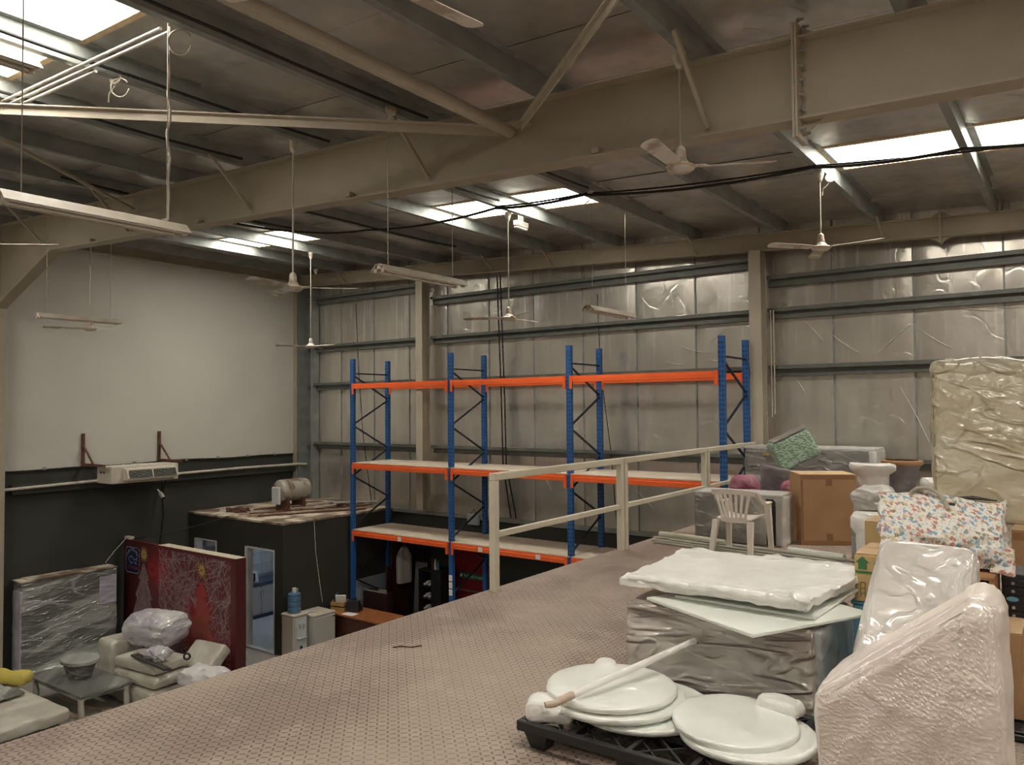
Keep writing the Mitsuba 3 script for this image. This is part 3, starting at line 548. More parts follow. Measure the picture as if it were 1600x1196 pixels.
for i in range(16):
    x, y, an, L, wd_ = jr.uniform(-15.3, -13.7), jr.uniform(11.0, 12.7), math.radians(jr.uniform(50, 85)), jr.uniform(.5, 1.3), jr.uniform(.02, .07); z = -.565 + .028 * (i % 4)
    dx, dy = L / 2 * math.cos(an), min(L / 2 * math.sin(an), 13.0 - y)
    put('scrap_piece', bar((x - dx, y - dy, z), (x + dx, y + dy, z), wd_, .026), ('timber_dusty', 'rust_brown', 'timber_dusty', 'white_cable')[i % 4], label='scrap piece in the untidy heap behind the battens on the booth roof', cat='scrap', group='scrap heaped on the booth roof')
wr = random.Random(4); ps = []
for i in range(60):
    a = i * .55; ps.append((-15.45 + .22 * math.cos(a) * (1 + .3 * math.sin(i * .37)) + i * .004, 10.5 + .14 * math.sin(a * 1.13), -.58 + .06 * (i % 9) / 9 + .03 * math.sin(i)))
put('wire_coil', tube(ps, .012, 6), 'rust_brown', smooth=True, label='tangled coil of brown wire at the left end of the booth roof', cat='wire')
ps = [(-14.2 + .3 * math.cos(i * .6) + i * .006, 12.45 + .2 * math.sin(i * .83), -.57 + .05 * (i % 7) / 7) for i in range(50)]
put('wire_coil', tube(ps, .012, 6), 'dusty_top', smooth=True, label='tangled pale cable heap at the rear of the booth roof', cat='wire')
cable('slack_wire', [(-14.9, 9.955, -.60), (-15.3, 9.4, -.78), (-15.8, 8.7, -.95), (-16.2, 8.42, -.985)], .009, 'black_cable', 'dark wire slung from the booth roof to the top of the red panel', 'wire', sag=.06)
cable('slack_wire', [(-16.25, 8.42, -.985), (-16.4, 8.25, -1.25), (-16.42, 8.08, -1.46)], .008, 'white_cable', 'thin pale wire running down from the red panel to the wrapped board', 'wire')
cable('wall_wire', [(-13.09, 10.78, -.64), (-13.085, 10.82, -1.3), (-13.085, 10.93, -2.0), (-13.085, 11.0, -2.4)], .008, 'white_cable', 'thin white wire running down the side of the booth', 'wire')
# water dispenser, bottle, mug, fridge
mat('ivory', [.55, .50, .42], .4); mat('ivory_grey', [.48, .48, .44], .4); mat('panel_pale', [.50, .54, .55], .35); mat('logo_blue', [.02, .03, .12], .4)
scene['mat_bottle_blue'] = {'type': 'principled', 'base_color': rgb(.08, .17, .28), 'roughness': .12, 'specular': .6, 'spec_trans': 0.0, 'clearcoat': .6}
wd = thing('water_dispenser', 'ivory floor standing water dispenser against the dark booth wall', 'water dispenser')
put('cabinet', cb(-13.06, -12.68, 9.93, 10.27, ZF, -2.44, .02), 'ivory', wd); put('top', cb(-13.07, -12.66, 9.92, 10.28, -2.44, -2.39, .015), 'ivory', wd)
put('front_panel', cb(-12.68, -12.655, 9.95, 10.25, ZF + .04, -2.46, .01), 'panel_pale', wd)
put('tap_recess', join([bx(-12.658, -12.65, 9.99, 10.21, -2.83, -2.5), bx(-12.66, -12.645, 9.985, 9.995, -2.83, -2.5), bx(-12.66, -12.645, 10.205, 10.215, -2.83, -2.5)]), 'frame_white', wd)
for y in (10.05, 10.14): put('tap', join([cb(-12.652, -12.60, y - .012, y + .012, -2.60, -2.575, .004), cb(-12.625, -12.60, y - .014, y + .014, -2.66, -2.6, .004)]), 'ivory_grey', wd)
put('drip_tray', cb(-12.655, -12.59, 9.99, 10.21, -2.87, -2.84, .006), 'panel_pale', wd)
put('badge', ap(join([lathe([(0, 0), (.035, 0), (.035, .004), (0, .004)], 20)]), lambda v: ry(v, 90) + V(-12.655, 10.10, -3.05)), 'logo_blue', wd); put('badge_strip', bx(-12.656, -12.650, 10.06, 10.14, -3.12, -3.095), 'logo_blue', wd)
wb = thing('water_bottle', 'big blue water bottle standing upside down on the dispenser', 'bottle')
pr_ = [(0, 0), (.10, 0), (.128, .015)]
for i in range(3): pr_ += [(.132, .03 + i * .105), (.132, .10 + i * .105), (.122, .112 + i * .105), (.122, .122 + i * .105)]
pr_ += [(.13, .36), (.125, .38), (.09, .40), (0, .40)]
put('body', mv(lathe(pr_, 28), (-12.87, 10.1, -2.39)), 'bottle_blue', wb, smooth=35)
mg = thing('mug', 'white mug with a handle standing on top of the blue water bottle', 'mug')
put('cup', mv(lathe([(0, 0), (.04, 0), (.043, .09), (.039, .09), (.036, .01), (0, .01)], 20), (-12.87, 10.1, -1.99)), 'paper_white', mg, smooth=40)
put('handle', tube([(-12.85, 10.135, -1.92), (-12.84, 10.165, -1.92), (-12.84, 10.165, -1.965), (-12.85, 10.135, -1.97)], .007, 6), 'paper_white', mg, smooth=40)
fg = thing('mini_fridge', 'small ivory fridge between the water dispenser and the desk', 'fridge')
put('body', cb(-13.06, -12.56, 10.32, 10.86, ZF, -2.5, .012), 'ivory_grey', fg); put('top', cb(-13.07, -12.52, 10.31, 10.87, -2.5, -2.455, .012), 'ivory', fg)
put('door', cb(-12.555, -12.51, 10.325, 10.855, ZF + .05, -2.51, .012), 'ivory_grey', fg); put('handle', cb(-12.51, -12.495, 10.78, 10.84, -2.56, -2.545, .003), 'black_cable', fg)
put('cordless_phone', ap(cb(-.11, .11, -.035, .035, 0, .045, .014), lambda v: rz(v, 60) + V(-12.78, 10.42, -2.455)), 'panel_pale', label='pale grey handset lying on the fridge', cat='telephone')
# desk with trays, telephone and paper
mat('desk_wood', lambda p, n, uv: mix([.24, .085, .030], [.36, .14, .055], fbm(p.x * 3, p.y * 22, 0, 3)), .3)
mat('desk_dark', [.07, .022, .012], .35)
dk = thing('desk', 'reddish brown office desk beside the racking, half hidden by the platform edge', 'desk')
put('top', cb(-12.86, -11.2, 10.93, 11.62, -2.585, -2.55, .006), 'desk_wood', dk); put('modesty_panel', bx(-12.7, -11.3, 11.0, 11.02, ZF + .1, -2.585), 'desk_dark', dk)
for x in (-12.78, -11.26): put('leg', bx(x - .03, x + .03, 10.97, 11.58, ZF, -2.585), 'desk_dark', dk)
mat('tray_wood', [.36, .22, .09], .5)
for z, lab in ((-2.55, 'lower wooden letter tray on the desk'), (-2.44, 'upper wooden letter tray on the desk holding papers')):
    put('letter_tray', ap(join([bx(-.16, .16, -.13, .13, 0, .012), bx(-.16, -.15, -.13, .13, 0, .085), bx(.15, .16, -.13, .13, 0, .085), bx(-.16, .16, .12, .13, 0, .085), bx(-.16, .16, -.13, -.12, 0, .085), bx(-.14, -.12, -.1, -.08, .08, .11), bx(.12, .14, .08, .1, .08, .11), bx(-.14, -.12, .08, .1, .08, .11)]), lambda v, z=z: rz(v, 15) + V(-12.72, 11.18, z)), 'tray_wood', label=lab, cat='tray')
put('paper_stack', ap(cb(-.11, .11, -.02, .02, 0, .20, .004), lambda v: rz(rx(v, 18), 35) + V(-12.72, 11.2, -2.42)), 'paper_white', label='white papers standing up in the letter tray', cat='paper')
put('folder', ap(cb(-.012, .012, -.1, .1, 0, .2, .003), lambda v: rz(v, 35) + V(-12.86, 11.2, -2.42)), 'bottle_blue', label='blue folder leaning beside the white papers', cat='folder')
ph = thing('telephone', 'black desk telephone on the desk beside the letter trays', 'telephone')
put('base', ap(wedge([(-.12, 0), (.12, 0), (.12, .22), (.06, .24), (-.12, .03)], 'x', -.13, .13), lambda v: rz(v, 205) + V(-12.42, 11.3, -2.55)), 'black_cable', ph); put('handset', ap(cb(-.035, .035, -.12, .12, 0, .05, .015), lambda v: rz(v, 205) + V(-12.48, 11.32, -2.36)), 'black_cable', ph)
put('paper_sheet', ap(bx(-.15, .15, -.1, .1, 0, .004), lambda v: rz(v, 5) + V(-12.3, 11.06, -2.55)), 'paper_white', label='white sheet of paper lying on the desk', cat='paper')
# under the racking
mat('maroon_board', [.030, .012, .012], .35); mat('pale_board', [.38, .43, .48], .5); mat('black_matt', [.010, .010, .012], .5); mat('mahogany', [.050, .018, .014], .4); mat('teal', [.06, .22, .27], .6)
mat('mirror_grey', [.20, .20, .19], .25, .4)
put('pale_board', cb(-13.095, -13.07, 11.85, 12.85, ZF, -2.1, .004), 'pale_board', label='pale board standing against the booth side, behind the first blue upright', cat='board')
cbn = thing('low_cabinet', 'dark maroon low cabinet with a chrome rail under the left rack bay', 'cabinet')
put('body', cb(-12.86, -12.16, 11.95, 12.18, ZF, -2.3, .01), 'maroon_board', cbn); put('rail', tube([(-12.86, 11.97, -2.285), (-12.16, 11.97, -2.285)], .014, 8), 'steel_rod', cbn, smooth=40); put('handle', cb(-12.5, -12.25, 12.05, 12.09, -2.3, -2.25, .008), 'steel_rod', cbn)
wdb = thing('wardrobe_panel', 'tall dark brown wardrobe standing open under the rack', 'wardrobe')
put('side_panel', cb(-12.62, -12.58, 12.55, 13.1, ZF, -1.12, .004), 'mahogany', wdb); put('back_panel', bx(-12.62, -12.1, 13.08, 13.1, ZF, -1.12), 'black_matt', wdb); put('clothes_rail', tube([(-12.6, 12.8, -1.32), (-12.12, 12.8, -1.32)], .012, 8), 'steel_rod', wdb)
put('door', ap(cb(0, .42, -.012, .012, 0, 1.5, .004), lambda v: rz(v, -65) + V(-12.6, 12.6, ZF)), 'mahogany', wdb)
mat('cloth_pale', [.36, .33, .31], .85)
jk = thing('jacket', 'pale striped jacket with dark dots on a hanger in the open wardrobe', 'jacket')
def _jk(u, w):
    z = -1.42 - .78 * w; r = .05 + .12 * np.sin(np.clip(w * 3, 0, 1) * 1.57) + .02 * np.sin(u * 25); a = u * 2 * np.pi
    return np.c_[-12.36 + r * .75 * np.cos(a), 12.72 + r * 1.25 * np.sin(a), z]
put('body', sheet(_jk, 40, 14, .006), 'cloth_pale', jk, smooth=True)
for i in range(7): put('button', mv(lathe([(0, 0), (.016, 0), (.016, .01), (0, .01)], 10), (-12.33 + .02 * (i % 2), 12.52, -1.55 - .09 * i)), 'black_cable', jk)
put('hanger', tube([(-12.36, 12.6, -1.44), (-12.36, 12.72, -1.37), (-12.36, 12.84, -1.44)], .008, 6), 'steel_rod', jk); put('hook', tube([(-12.36, 12.72, -1.37), (-12.36, 12.74, -1.33), (-12.36, 12.79, -1.305)], .004, 6), 'steel_rod', jk)
mr = thing('mirror', 'tall grey mirror leaning under the rack beside the wardrobe', 'mirror')
put('glass', ap(bx(-.18, .18, -.008, .0, .03, 1.55), lambda v: rx(v, -4) + V(-11.99, 12.80, ZF)), 'mirror_grey', mr); put('frame', ap(join([bx(-.2, -.18, -.012, .012, 0, 1.58), bx(.18, .2, -.012, .012, 0, 1.58), bx(-.2, .2, -.012, .012, 1.55, 1.58), bx(-.2, .2, -.012, .012, 0, .03)]), lambda v: rx(v, -4) + V(-11.99, 12.80, ZF)), 'black_matt', mr)
sh = thing('shoe_shelf', 'black open shelf unit holding pale shoes under the first rack bay', 'shelf')
sx0, sx1, sy0, sy1, st = -11.76, -11.12, 12.55, 13.0, -1.84
put('side', bx(sx0, sx0 + .02, sy0, sy1, ZF, st), 'black_matt', sh); put('side', bx(sx1 - .28, sx1, sy0, sy1, ZF, st), 'black_matt', sh); put('back', bx(sx0, sx1, sy1 - .015, sy1, ZF, st), 'teal', sh); put('top', cb(sx0 - .01, sx1 + .01, sy0 - .01, sy1, st, st + .03, .004), 'black_matt', sh)
for z in (-2.16, -2.42, -2.68, -2.94): put('shelf', bx(sx0 + .02, sx1 - .28, sy0, sy1 - .015, z - .018, z), 'black_matt', sh)
def _shoe(s):
    m = soft(.24, .085, .075, .035, 8); v = m[0].copy(); v[:, 2] *= np.where(v[:, 0] > .02, .6, 1.0); return v, m[1]
SHOE = shape(_shoe(0), 'paper_white', True)
names = ('upper', 'middle', 'lower')
for j, z in enumerate((-2.16, -2.42, -2.68)):
    for i in range(2): put('shoe', at(SHOE, T().translate([sx0 + .12 + .13 * i, sy0 + .17, z]).rotate([0, 0, 1], -90)), None, label='%s white shoe on the %s shelf of the black shelf unit' % (('left', 'right')[i], names[j]), cat='shoe')
for i, (m, h) in enumerate((('mahogany', .26), ('paper_white', .22), ('teal', .2))): put('bottle', mv(lathe([(0, 0), (.03, 0), (.03, h * .7), (.012, h * .85), (.012, h), (0, h)], 14), (-11.5 + .08 * i, 12.72, st + .03)), m, smooth=40, label='%s bottle on top of the black shelf unit' % ('dark red', 'white', 'teal')[i], cat='bottle')
mat('exit_red', [.17, .012, .015], .4); mat('sign_green', [.02, .14, .07], .5)
put('door_1', cb(-11.35, -10.35, YW - .08, YW - .01, ZF, -1.2, .006), 'exit_red', kind='structure', label='dark red emergency exit door in the back wall under the rack', cat='door')
put('frame', join([bx(-11.43, -11.35, YW - .1, YW, ZF, -1.12), bx(-10.35, -10.27, YW - .1, YW, ZF, -1.12), bx(-11.43, -10.27, YW - .1, YW, -1.2, -1.12)]), 'black_matt', 'door_1')
put('panic_bar', join([cb(-11.3, -10.4, YW - .17, YW - .13, -2.32, -2.27, .008), bx(-11.28, -11.22, YW - .14, YW - .08, -2.34, -2.25), bx(-10.48, -10.42, YW - .14, YW - .08, -2.34, -2.25)]), 'rust_brown', 'door_1')
sg = put('sign', bx(-11.22, -10.50, YW - .084, YW - .081, -2.06, -1.93), 'sign_green', 'door_1')
tx = meshkit.text_mesh('Push bar to open', .055, .002); tv = np.array(tx.vertices)
put('lettering', (np.c_[tv[:, 0] * .92 - 11.07, YW - .0845 - tv[:, 2], tv[:, 1] - 2.02], np.array(tx.faces)[:, ::-1]), 'paper_white', sg, kind='stuff')
put('pictogram', wedge([(-11.19, -2.03), (-11.13, -2.03), (-11.10, -1.96), (-11.16, -1.96)], 'y', YW - .087, YW - .0845), 'paper_white', sg)
ex = thing('exit_light', 'pale green emergency exit light box above the red door, seen over the shelf', 'sign')
put('box', cb(-10.92, -10.60, 13.2, 13.27, -.86, -.62, .01), 'panel_pale', ex); put('face', bx(-10.9, -10.62, 13.192, 13.2, -.84, -.64), 'pale_board', ex); put('wire', tube([(-10.85, 13.24, -.62), (-10.75, 13.24, -.52), (-10.67, 13.24, -.62)], .008, 6), 'black_cable', ex)
# ---- air conditioner on the left wall
ac = thing('air_conditioner', 'ivory ceiling type air conditioner hung on two brown wall brackets', 'air conditioner')
put('cabinet', cb(-16.1, -15.52, 7.74, 9.16, .24, .58, .012), 'ivory', ac)
put('outlet_hood', wedge([(-15.52, .55), (-15.40, .52), (-15.34, .34), (-15.36, .30), (-15.52, .30)], 'y', 7.98, 9.06), 'ivory', ac)
for y0_, y1_ in ((8.02, 8.5), (8.53, 9.02)):
    g_ = put('grille', hull([(-15.392, y, z) for y in (y0_, y1_) for z in (.50,)] + [(-15.336, y, .345) for y in (y0_, y1_)] + [(-15.41, y, .5) for y in (y0_, y1_)]), 'dark_booth', ac)
    for i in range(5): put('louvre', bar((-15.385 + .0115 * i, y0_, .487 - .032 * i), (-15.385 + .0115 * i, y1_, .487 - .032 * i), .012, .004), 'ivory_grey', g_)
for y in (7.86, 7.98): put('side_plug', bx(-15.95 + (y - 7.86), -15.9 + (y - 7.86), 7.735, 7.742, .44, .48), 'black_cable', ac)
for y, lab in ((7.62, 'left brown wall bracket of the air conditioner'), (9.24, 'right brown wall bracket of the air conditioner')):
    b = put('bracket', join([bx(XW + .04, XW + .10, y - .025, y + .025, .57, 1.24), bx(XW + .04, -15.55, y - .025, y + .025, .585, .635), bar((XW + .08, y, 1.0), (-16.0, y, .63), .03, .03)]), 'rust_brown', ac)
cm = thing('security_camera', 'small white security camera on the dark wall below the air conditioner', 'camera')
put('body', ap(cb(-.09, .09, -.035, .035, -.035, .035, .012), lambda v: ry(v, 35) + V(-16.25, 9.2, -.15)), 'paper_white', cm); put('mount', bar((-16.28, 9.2, -.13), (XW + .0, 9.25, -.05), .03, .03), 'paper_white', cm); put('lens', ap(lathe([(0, 0), (.028, 0), (.028, .01), (0, .01)], 14), lambda v: ry(v, 125) + V(-16.17, 9.2, -.205)), 'black_cable', cm)
cable('wall_wire', [(XW + .02, 9.35, .22), (XW + .03, 9.33, -.1), (XW + .03, 9.38, -.6), (XW + .03, 9.3, -1.2), (XW + .03, 9.3, -2.2)], .012, 'black_cable', 'black cable running down the dark wall beside the security camera', 'cable')
cable('wall_wire', [(-15.9, 9.12, .25), (-16.2, 9.25, .1), (XW + .04, 9.35, -.1)], .012, 'black_cable', 'short black hose from the air conditioner to the wall', 'cable')
# ---- the red festive panel
def c_red(p, n, uv):
    g = lambda x, z, r: dr.exp(-(dr.square(p.x - x) + dr.square(p.z - z)) / (r * r))
    t = dr.clip(1.0 * g(-14.86, -1.51, .34) + .9 * g(-13.75, -2.35, .45) + .8 * g(-13.0, -2.9, .5) + .5 * g(-13.4, -2.0, .35), 0, 1)
    return mix(mix([.050, .010, .011], [.105, .020, .022], smoothstep(-16.3, -14.6, p.x)), [.30, .022, .026], t)
mat('panel_red', c_red, .45); mat('panel_edge', [.085, .016, .018], .45); mat('scribble', [.30, .22, .24], .6); mat('star_gold', [.40, .28, .09], .5); mat('navy', [.010, .012, .05], .5); mat('pale_line', [.30, .30, .36], .6); mat('tree_red', lambda p, n, uv: mix([.30, .035, .03], [.32, .085, .065], smoothstep(-1.6, -2.6, p.z)), .5); mat('tree_grey', [.15, .09, .09], .6); mat('cream_edge', [.52, .46, .36], .7)
PN = thing('festive_panel', 'big red display panel printed with Christmas trees, stars and a shark badge', 'display panel')
XA, XB, XC, YA, YB_ = -16.32, -14.95, -12.36, 8.42, 8.42
put('left_board', bx(XA, XB, YA, YA + .08, ZF, -1.0), 'panel_red', PN); put('right_board', bx(XB + .004, XC, YB_ - .02, YB_ + .2, ZF, -1.0), 'panel_red', PN)
put('side_face', bx(XC - .0, XC + .004, YB_ - .02, YB_ + .2, ZF, -1.0), 'panel_edge', PN); put('top_edge', bx(XB, XC, YB_ - .015, YB_ + .195, -1.0, -.992), 'cream_edge', PN); put('top_block', cb(XA, XA + .24, YA + .0, YA + .1, -1.0, -.94, .01), 'cream_edge', PN)
yf = YB_ - .021
def ribbon(segs, y, w):
    vs, fs = [], []
    for (ax, az), (bx_, bz) in segs:
        d = V(bx_ - ax, bz - az); L = max(np.hypot(*d), 1e-6); n = V(-d[1], d[0]) / L * w / 2; o = len(vs)
        vs += [(ax + n[0], y, az + n[1]), (ax - n[0], y, az - n[1]), (bx_ - n[0], y, bz - n[1]), (bx_ + n[0], y, bz + n[1])]; fs += [[o, o + 1, o + 2], [o, o + 2, o + 3]]
    return np.array(vs), np.array(fs)
tree_r = [(-13.42, -1.52), (-13.22, -1.78), (-13.34, -1.80), (-13.12, -2.2), (-13.22, -2.24), (-12.98, -2.68), (-13.06, -2.72), (-12.86, -3.25), (-14.05, -3.25), (-13.86, -2.72), (-13.76, -2.7), (-13.74, -2.24), (-13.64, -2.2), (-13.54, -1.8), (-13.64, -1.78)]
from shapely.geometry import Polygon, LineString, Point
TP = Polygon(tree_r); sr = random.Random(11); segs = []
zone = Polygon([(XB + .03, -1.06), (-12.50, -1.06), (-12.50, -3.27), (XB + .03, -3.27)]).difference(TP.buffer(.01)).difference(Point(-13.42, -1.32).buffer(.14))
while len(segs) < 520:
    x, z, a, L = sr.uniform(XB, -12.45), sr.uniform(-3.28, -1.04), sr.uniform(0, math.pi), sr.uniform(.18, .7)
    q = LineString([(x, z), (x + L * math.cos(a), z + L * math.sin(a))]).intersection(zone)
    if q.is_empty or q.geom_type != 'LineString' or q.length < .08: continue
    segs.append((q.coords[0], q.coords[-1]))
put('scribble_lines', ribbon(segs, yf - .001, .0085), 'scribble', PN, kind='stuff')
put('red_tree', wedge(tree_r, 'y', yf - .003, yf), 'tree_red', PN)
yl = YA - .001
tree_l = [(-15.52, -1.42), (-15.32, -1.74), (-15.40, -1.76), (-15.20, -2.12), (-15.28, -2.14), (-15.05, -2.6), (-15.2, -2.8), (-15.9, -2.8), (-15.98, -2.6), (-15.76, -2.14), (-15.84, -2.12), (-15.64, -1.76), (-15.72, -1.74)]
put('grey_tree', wedge(tree_l, 'y', yl - .002, yl), 'tree_grey', PN)
TL = Polygon(tree_l); sg2 = [(tree_l[i], tree_l[(i + 1) % len(tree_l)]) for i in range(len(tree_l))]
while len(sg2) < 150:
    x, z, a, L = sr.uniform(-15.95, -15.0), sr.uniform(-2.8, -1.45), sr.uniform(.9, 2.3), sr.uniform(.1, .35)
    q = LineString([(x, z), (x + L * math.cos(a), z + L * math.sin(a))]).intersection(TL)
    if q.is_empty or q.geom_type != 'LineString': continue
    sg2.append((q.coords[0], q.coords[-1]))
put('tree_lines', ribbon(sg2, yl - .003, .007), 'scribble', PN, kind='stuff')
def star(x, z, r, y, m, nm, hole=True):
    pts = [(x + (r if i % 2 == 0 else r * .42) * math.cos(i * math.pi / 14), z + (r if i % 2 == 0 else r * .42) * math.sin(i * math.pi / 14)) for i in range(28)]
    s = put(nm, wedge(pts, 'y', y - .004, y), m, PN)
    put('centre', ap(lathe([(0, 0), (r * .13, 0), (r * .13, .003), (0, .003)], 14), lambda v: rx(v, 90) + V(x, y - .004, z)), 'panel_edge', s)
star(-15.52, -1.24, .17, yl, 'star_gold', 'gold_star'); star(-13.42, -1.32, .17, yf, 'star_gold', 'gold_star')
mat('star_red', [.26, .018, .022], .5)
for x, z, r, y in ((-14.98 + .08, -1.51, .26, yf), (-13.72, -2.1, .16, yf - .003), (-13.85, -2.62, .22, yf - .003), (-13.2, -2.74, .24, yf - .003)): star(x if x > XB + .3 else -15.2, z, r, y if x > XB + .3 else yl, 'star_red', 'red_star')
bd = put('badge', wedge([(-16.24, -1.18), (-16.18, -1.12), (-15.74, -1.12), (-15.68, -1.18), (-15.68, -1.62), (-15.74, -1.68), (-16.18, -1.68), (-16.24, -1.62)], 'y', yl - .006, yl), 'navy', PN)
bp = [(-16.22, -1.19), (-16.17, -1.14), (-15.75, -1.14), (-15.70, -1.19), (-15.70, -1.61), (-15.75, -1.66), (-16.17, -1.66), (-16.22, -1.61)]
put('border', ribbon([(bp[i], bp[(i + 1) % 8]) for i in range(8)], yl - .0075, .012), 'pale_line', bd)
shk = [(-16.11, -1.36), (-16.03, -1.34), (-15.99, -1.31), (-15.98, -1.345), (-15.90, -1.39), (-15.84, -1.38), (-15.80, -1.34), (-15.80, -1.40), (-15.84, -1.44), (-15.80, -1.48), (-15.87, -1.45), (-15.98, -1.45), (-16.02, -1.49), (-16.03, -1.45), (-16.08, -1.43), (-16.11, -1.36)]
put('shark_outline', ribbon(list(zip(shk[:-1], shk[1:])), yl - .0075, .012), 'pale_line', bd)
def letters(txt, h, fn, m, par, nm):
    out = []
    for i, c in enumerate(txt):
        if c == ' ': continue
        t_ = meshkit.text_mesh(c, h, .0015); v = np.array(t_.vertices); v[:, 0] -= v[:, 0].mean(); x, z, a = fn(i); ca, sa = math.cos(a), math.sin(a)
        out.append((np.c_[x + v[:, 0] * ca - v[:, 1] * sa, yl - .0065 - v[:, 2], z + v[:, 0] * sa + v[:, 1] * ca], np.array(t_.faces)[:, ::-1]))
    put(nm, join(out), m, par, kind='stuff')
def _arc(i, n=10):
    a = math.radians(150 - 120 * i / (n - 1)); return -15.96 + .20 * math.cos(a), -1.40 + .19 * math.sin(a), a - math.pi / 2
letters('PAUL&SHARK', .055, _arc, 'pale_line', bd, 'arched_lettering')
letters('YACHTING', .06, lambda i: (-16.14 + i * .051, -1.585, 0), 'star_red', bd, 'red_lettering')
# ------------------------------------------------------------------ things on the platform
def b_bubble(p, n, uv):
    q = 1 / .016; a, b = p.x + .73 * p.y, p.z - .41 * p.y + .35 * p.x
    d, e, c = voronoi(a * q, b * q)
    k = dr.abs(fbm(p.x * 5 + p.z * 2, p.y * 5 - p.z * 4, p.z * 6, 3) - .5)
    return .30 * smoothstep(.5, .1, d) + .55 * smoothstep(.10, .0, k) + .35 * fbm(p.x * 8, p.y * 8, p.z * 8, 2)
def b_bubble_flat(p, n, uv):
    q = 1 / .018; a, b = p.x + .73 * p.y, p.z - .41 * p.y + .35 * p.x
    d, e, c = voronoi(a * q, b * q); k = dr.abs(fbm(p.x * 2.2 + p.z * 2, p.y * 3 - p.z * 1.6, p.z * 1.5 - p.x, 2) - .5)
    return .32 * smoothstep(.5, .1, d) + .45 * smoothstep(.05, .0, k)
def b_film(p, n, uv):
    k = dr.abs(fbm(p.x * 3 + p.z * 2.6, p.y * 3 - p.z * 2.2, p.z * 5 + p.x, 3) - .5); j = dr.abs(fbm(p.x * 8 - p.z * 3, p.y * 8 + p.z * 3, p.z * 4, 2) - .5)
    return .6 * smoothstep(.07, .0, k) + .3 * smoothstep(.06, .0, j) + .2 * fbm(p.x * 9, p.y * 9, p.z * 9, 2)
def streaky(dark, pale, kx=1.2, kz=9.0, t0=.40, t1=.66):  # milky stretch lines, with streak highlights painted into the film colour
    def fn(p, n, uv):
        e = p.x * .8 + p.y; a = fbm(e * kx + p.z * 1.6, p.z * kz - e * 1.4, 2.0, 3); r = dr.abs(noise(e * kx * .9 + 7, p.z * kz * 1.3 + e * 2.2, 5.0) - .5)
        return mix(dark, pale, dr.clip(.75 * smoothstep(t0, t1, a) + .55 * smoothstep(.05, .0, r), 0, 1))
    return fn
def b_streak(p, n, uv):
    e = p.x * .8 + p.y; k = dr.abs(fbm(e * 1.6 + p.z * 2, p.z * 9 - e * 1.8, 3.0, 3) - .5); j = dr.abs(fbm(e * 5 - p.z * 3, p.z * 5 + e, 9.0, 2) - .5)
    return .7 * smoothstep(.08, .0, k) + .35 * smoothstep(.06, .0, j)
def milky(dark, pale, t0=.42, t1=.62, k=3.0):
    def fn(p, n, uv):
        a = fbm(p.x * k + p.z * k * .6, p.y * k - p.z * k * .5, p.z * k * 1.2, 3); r = fbm(p.x * 14 + p.z * 9, p.y * 14 - p.z * 8, p.z * 17, 3)
        return mix(dark, pale, dr.clip(smoothstep(t0, t1, a) * .75 + .5 * (r - .4), 0, 1))
    return fn
mat('bubble_white', milky([.82, .81, .78], [.91, .91, .88], .3, .6), .16, spec=1.0, bump=b_bubble, bscale=.010, eps=1.5e-3, clearcoat=1.0, clearcoat_gloss=.95)
mat('bubble_mint', milky([.78, .82, .77], [.88, .91, .87], .3, .6), .18, spec=1.0, bump=b_bubble_flat, bscale=.007, eps=1.5e-3, clearcoat=.8, clearcoat_gloss=.95)
mat('bubble_glossy', milky([.66, .62, .58], [.78, .75, .72], .3, .65), .10, spec=1.0, bump=b_film, bscale=.022, eps=2e-3, clearcoat=1.0, clearcoat_gloss=.98)
mat('bubble_rosy', milky([.74, .66, .61], [.84, .78, .73], .3, .65), .14, spec=1.0, bump=b_bubble_flat, bscale=.006, eps=1.5e-3, clearcoat=.9, clearcoat_gloss=.96)
mat('bubble_brown', streaky([.27, .23, .205], [.60, .56, .52], 1.6, 6.0), .12, spec=1.0, bump=b_streak, bscale=.018, eps=2e-3, clearcoat=1.0, clearcoat_gloss=.97)
mat('bubble_side', milky([.26, .28, .28], [.42, .43, .42], .38, .70), .2, spec=.6, bump=b_film, bscale=.008, eps=2e-3, clearcoat=.6)
mat('bubble_cream', milky([.62, .56, .40], [.80, .76, .64], .40, .72, 2.0), .16, spec=1.0, bump=b_film, bscale=.022, eps=1.5e-3, clearcoat=1.0, clearcoat_gloss=.97)
mat('film_dark', streaky([.075, .07, .066], [.32, .31, .29], 1.4, 6.0, .46, .72), .15, spec=1.0, bump=b_streak, bscale=.016, eps=2e-3, clearcoat=.8)
mat('film_smoke', streaky([.19, .18, .17], [.46, .45, .43], 2.2, 4.0, .42, .7), .15, spec=1.0, bump=b_film, bscale=.014, eps=2e-3, clearcoat=.8)
mat('film_pale', streaky([.50, .48, .46], [.68, .66, .64], 1.4, 6.0), .2, spec=1.0, bump=b_film, bscale=.012, eps=2e-3, clearcoat=.8)
mat('film_grey', streaky([.22, .21, .20], [.46, .45, .43], 1.4, 6.0), .15, spec=1.0, bump=b_streak, bscale=.016, eps=2e-3, clearcoat=.8)
mat('glass_white', [.74, .78, .73], .2); mat('pvc_white', [.86, .85, .84], .3); mat('pallet_black', [.016, .016, .018], .45)
def R3(m, a, d): return ap(m, lambda v: rz(v, a) + V(*d))
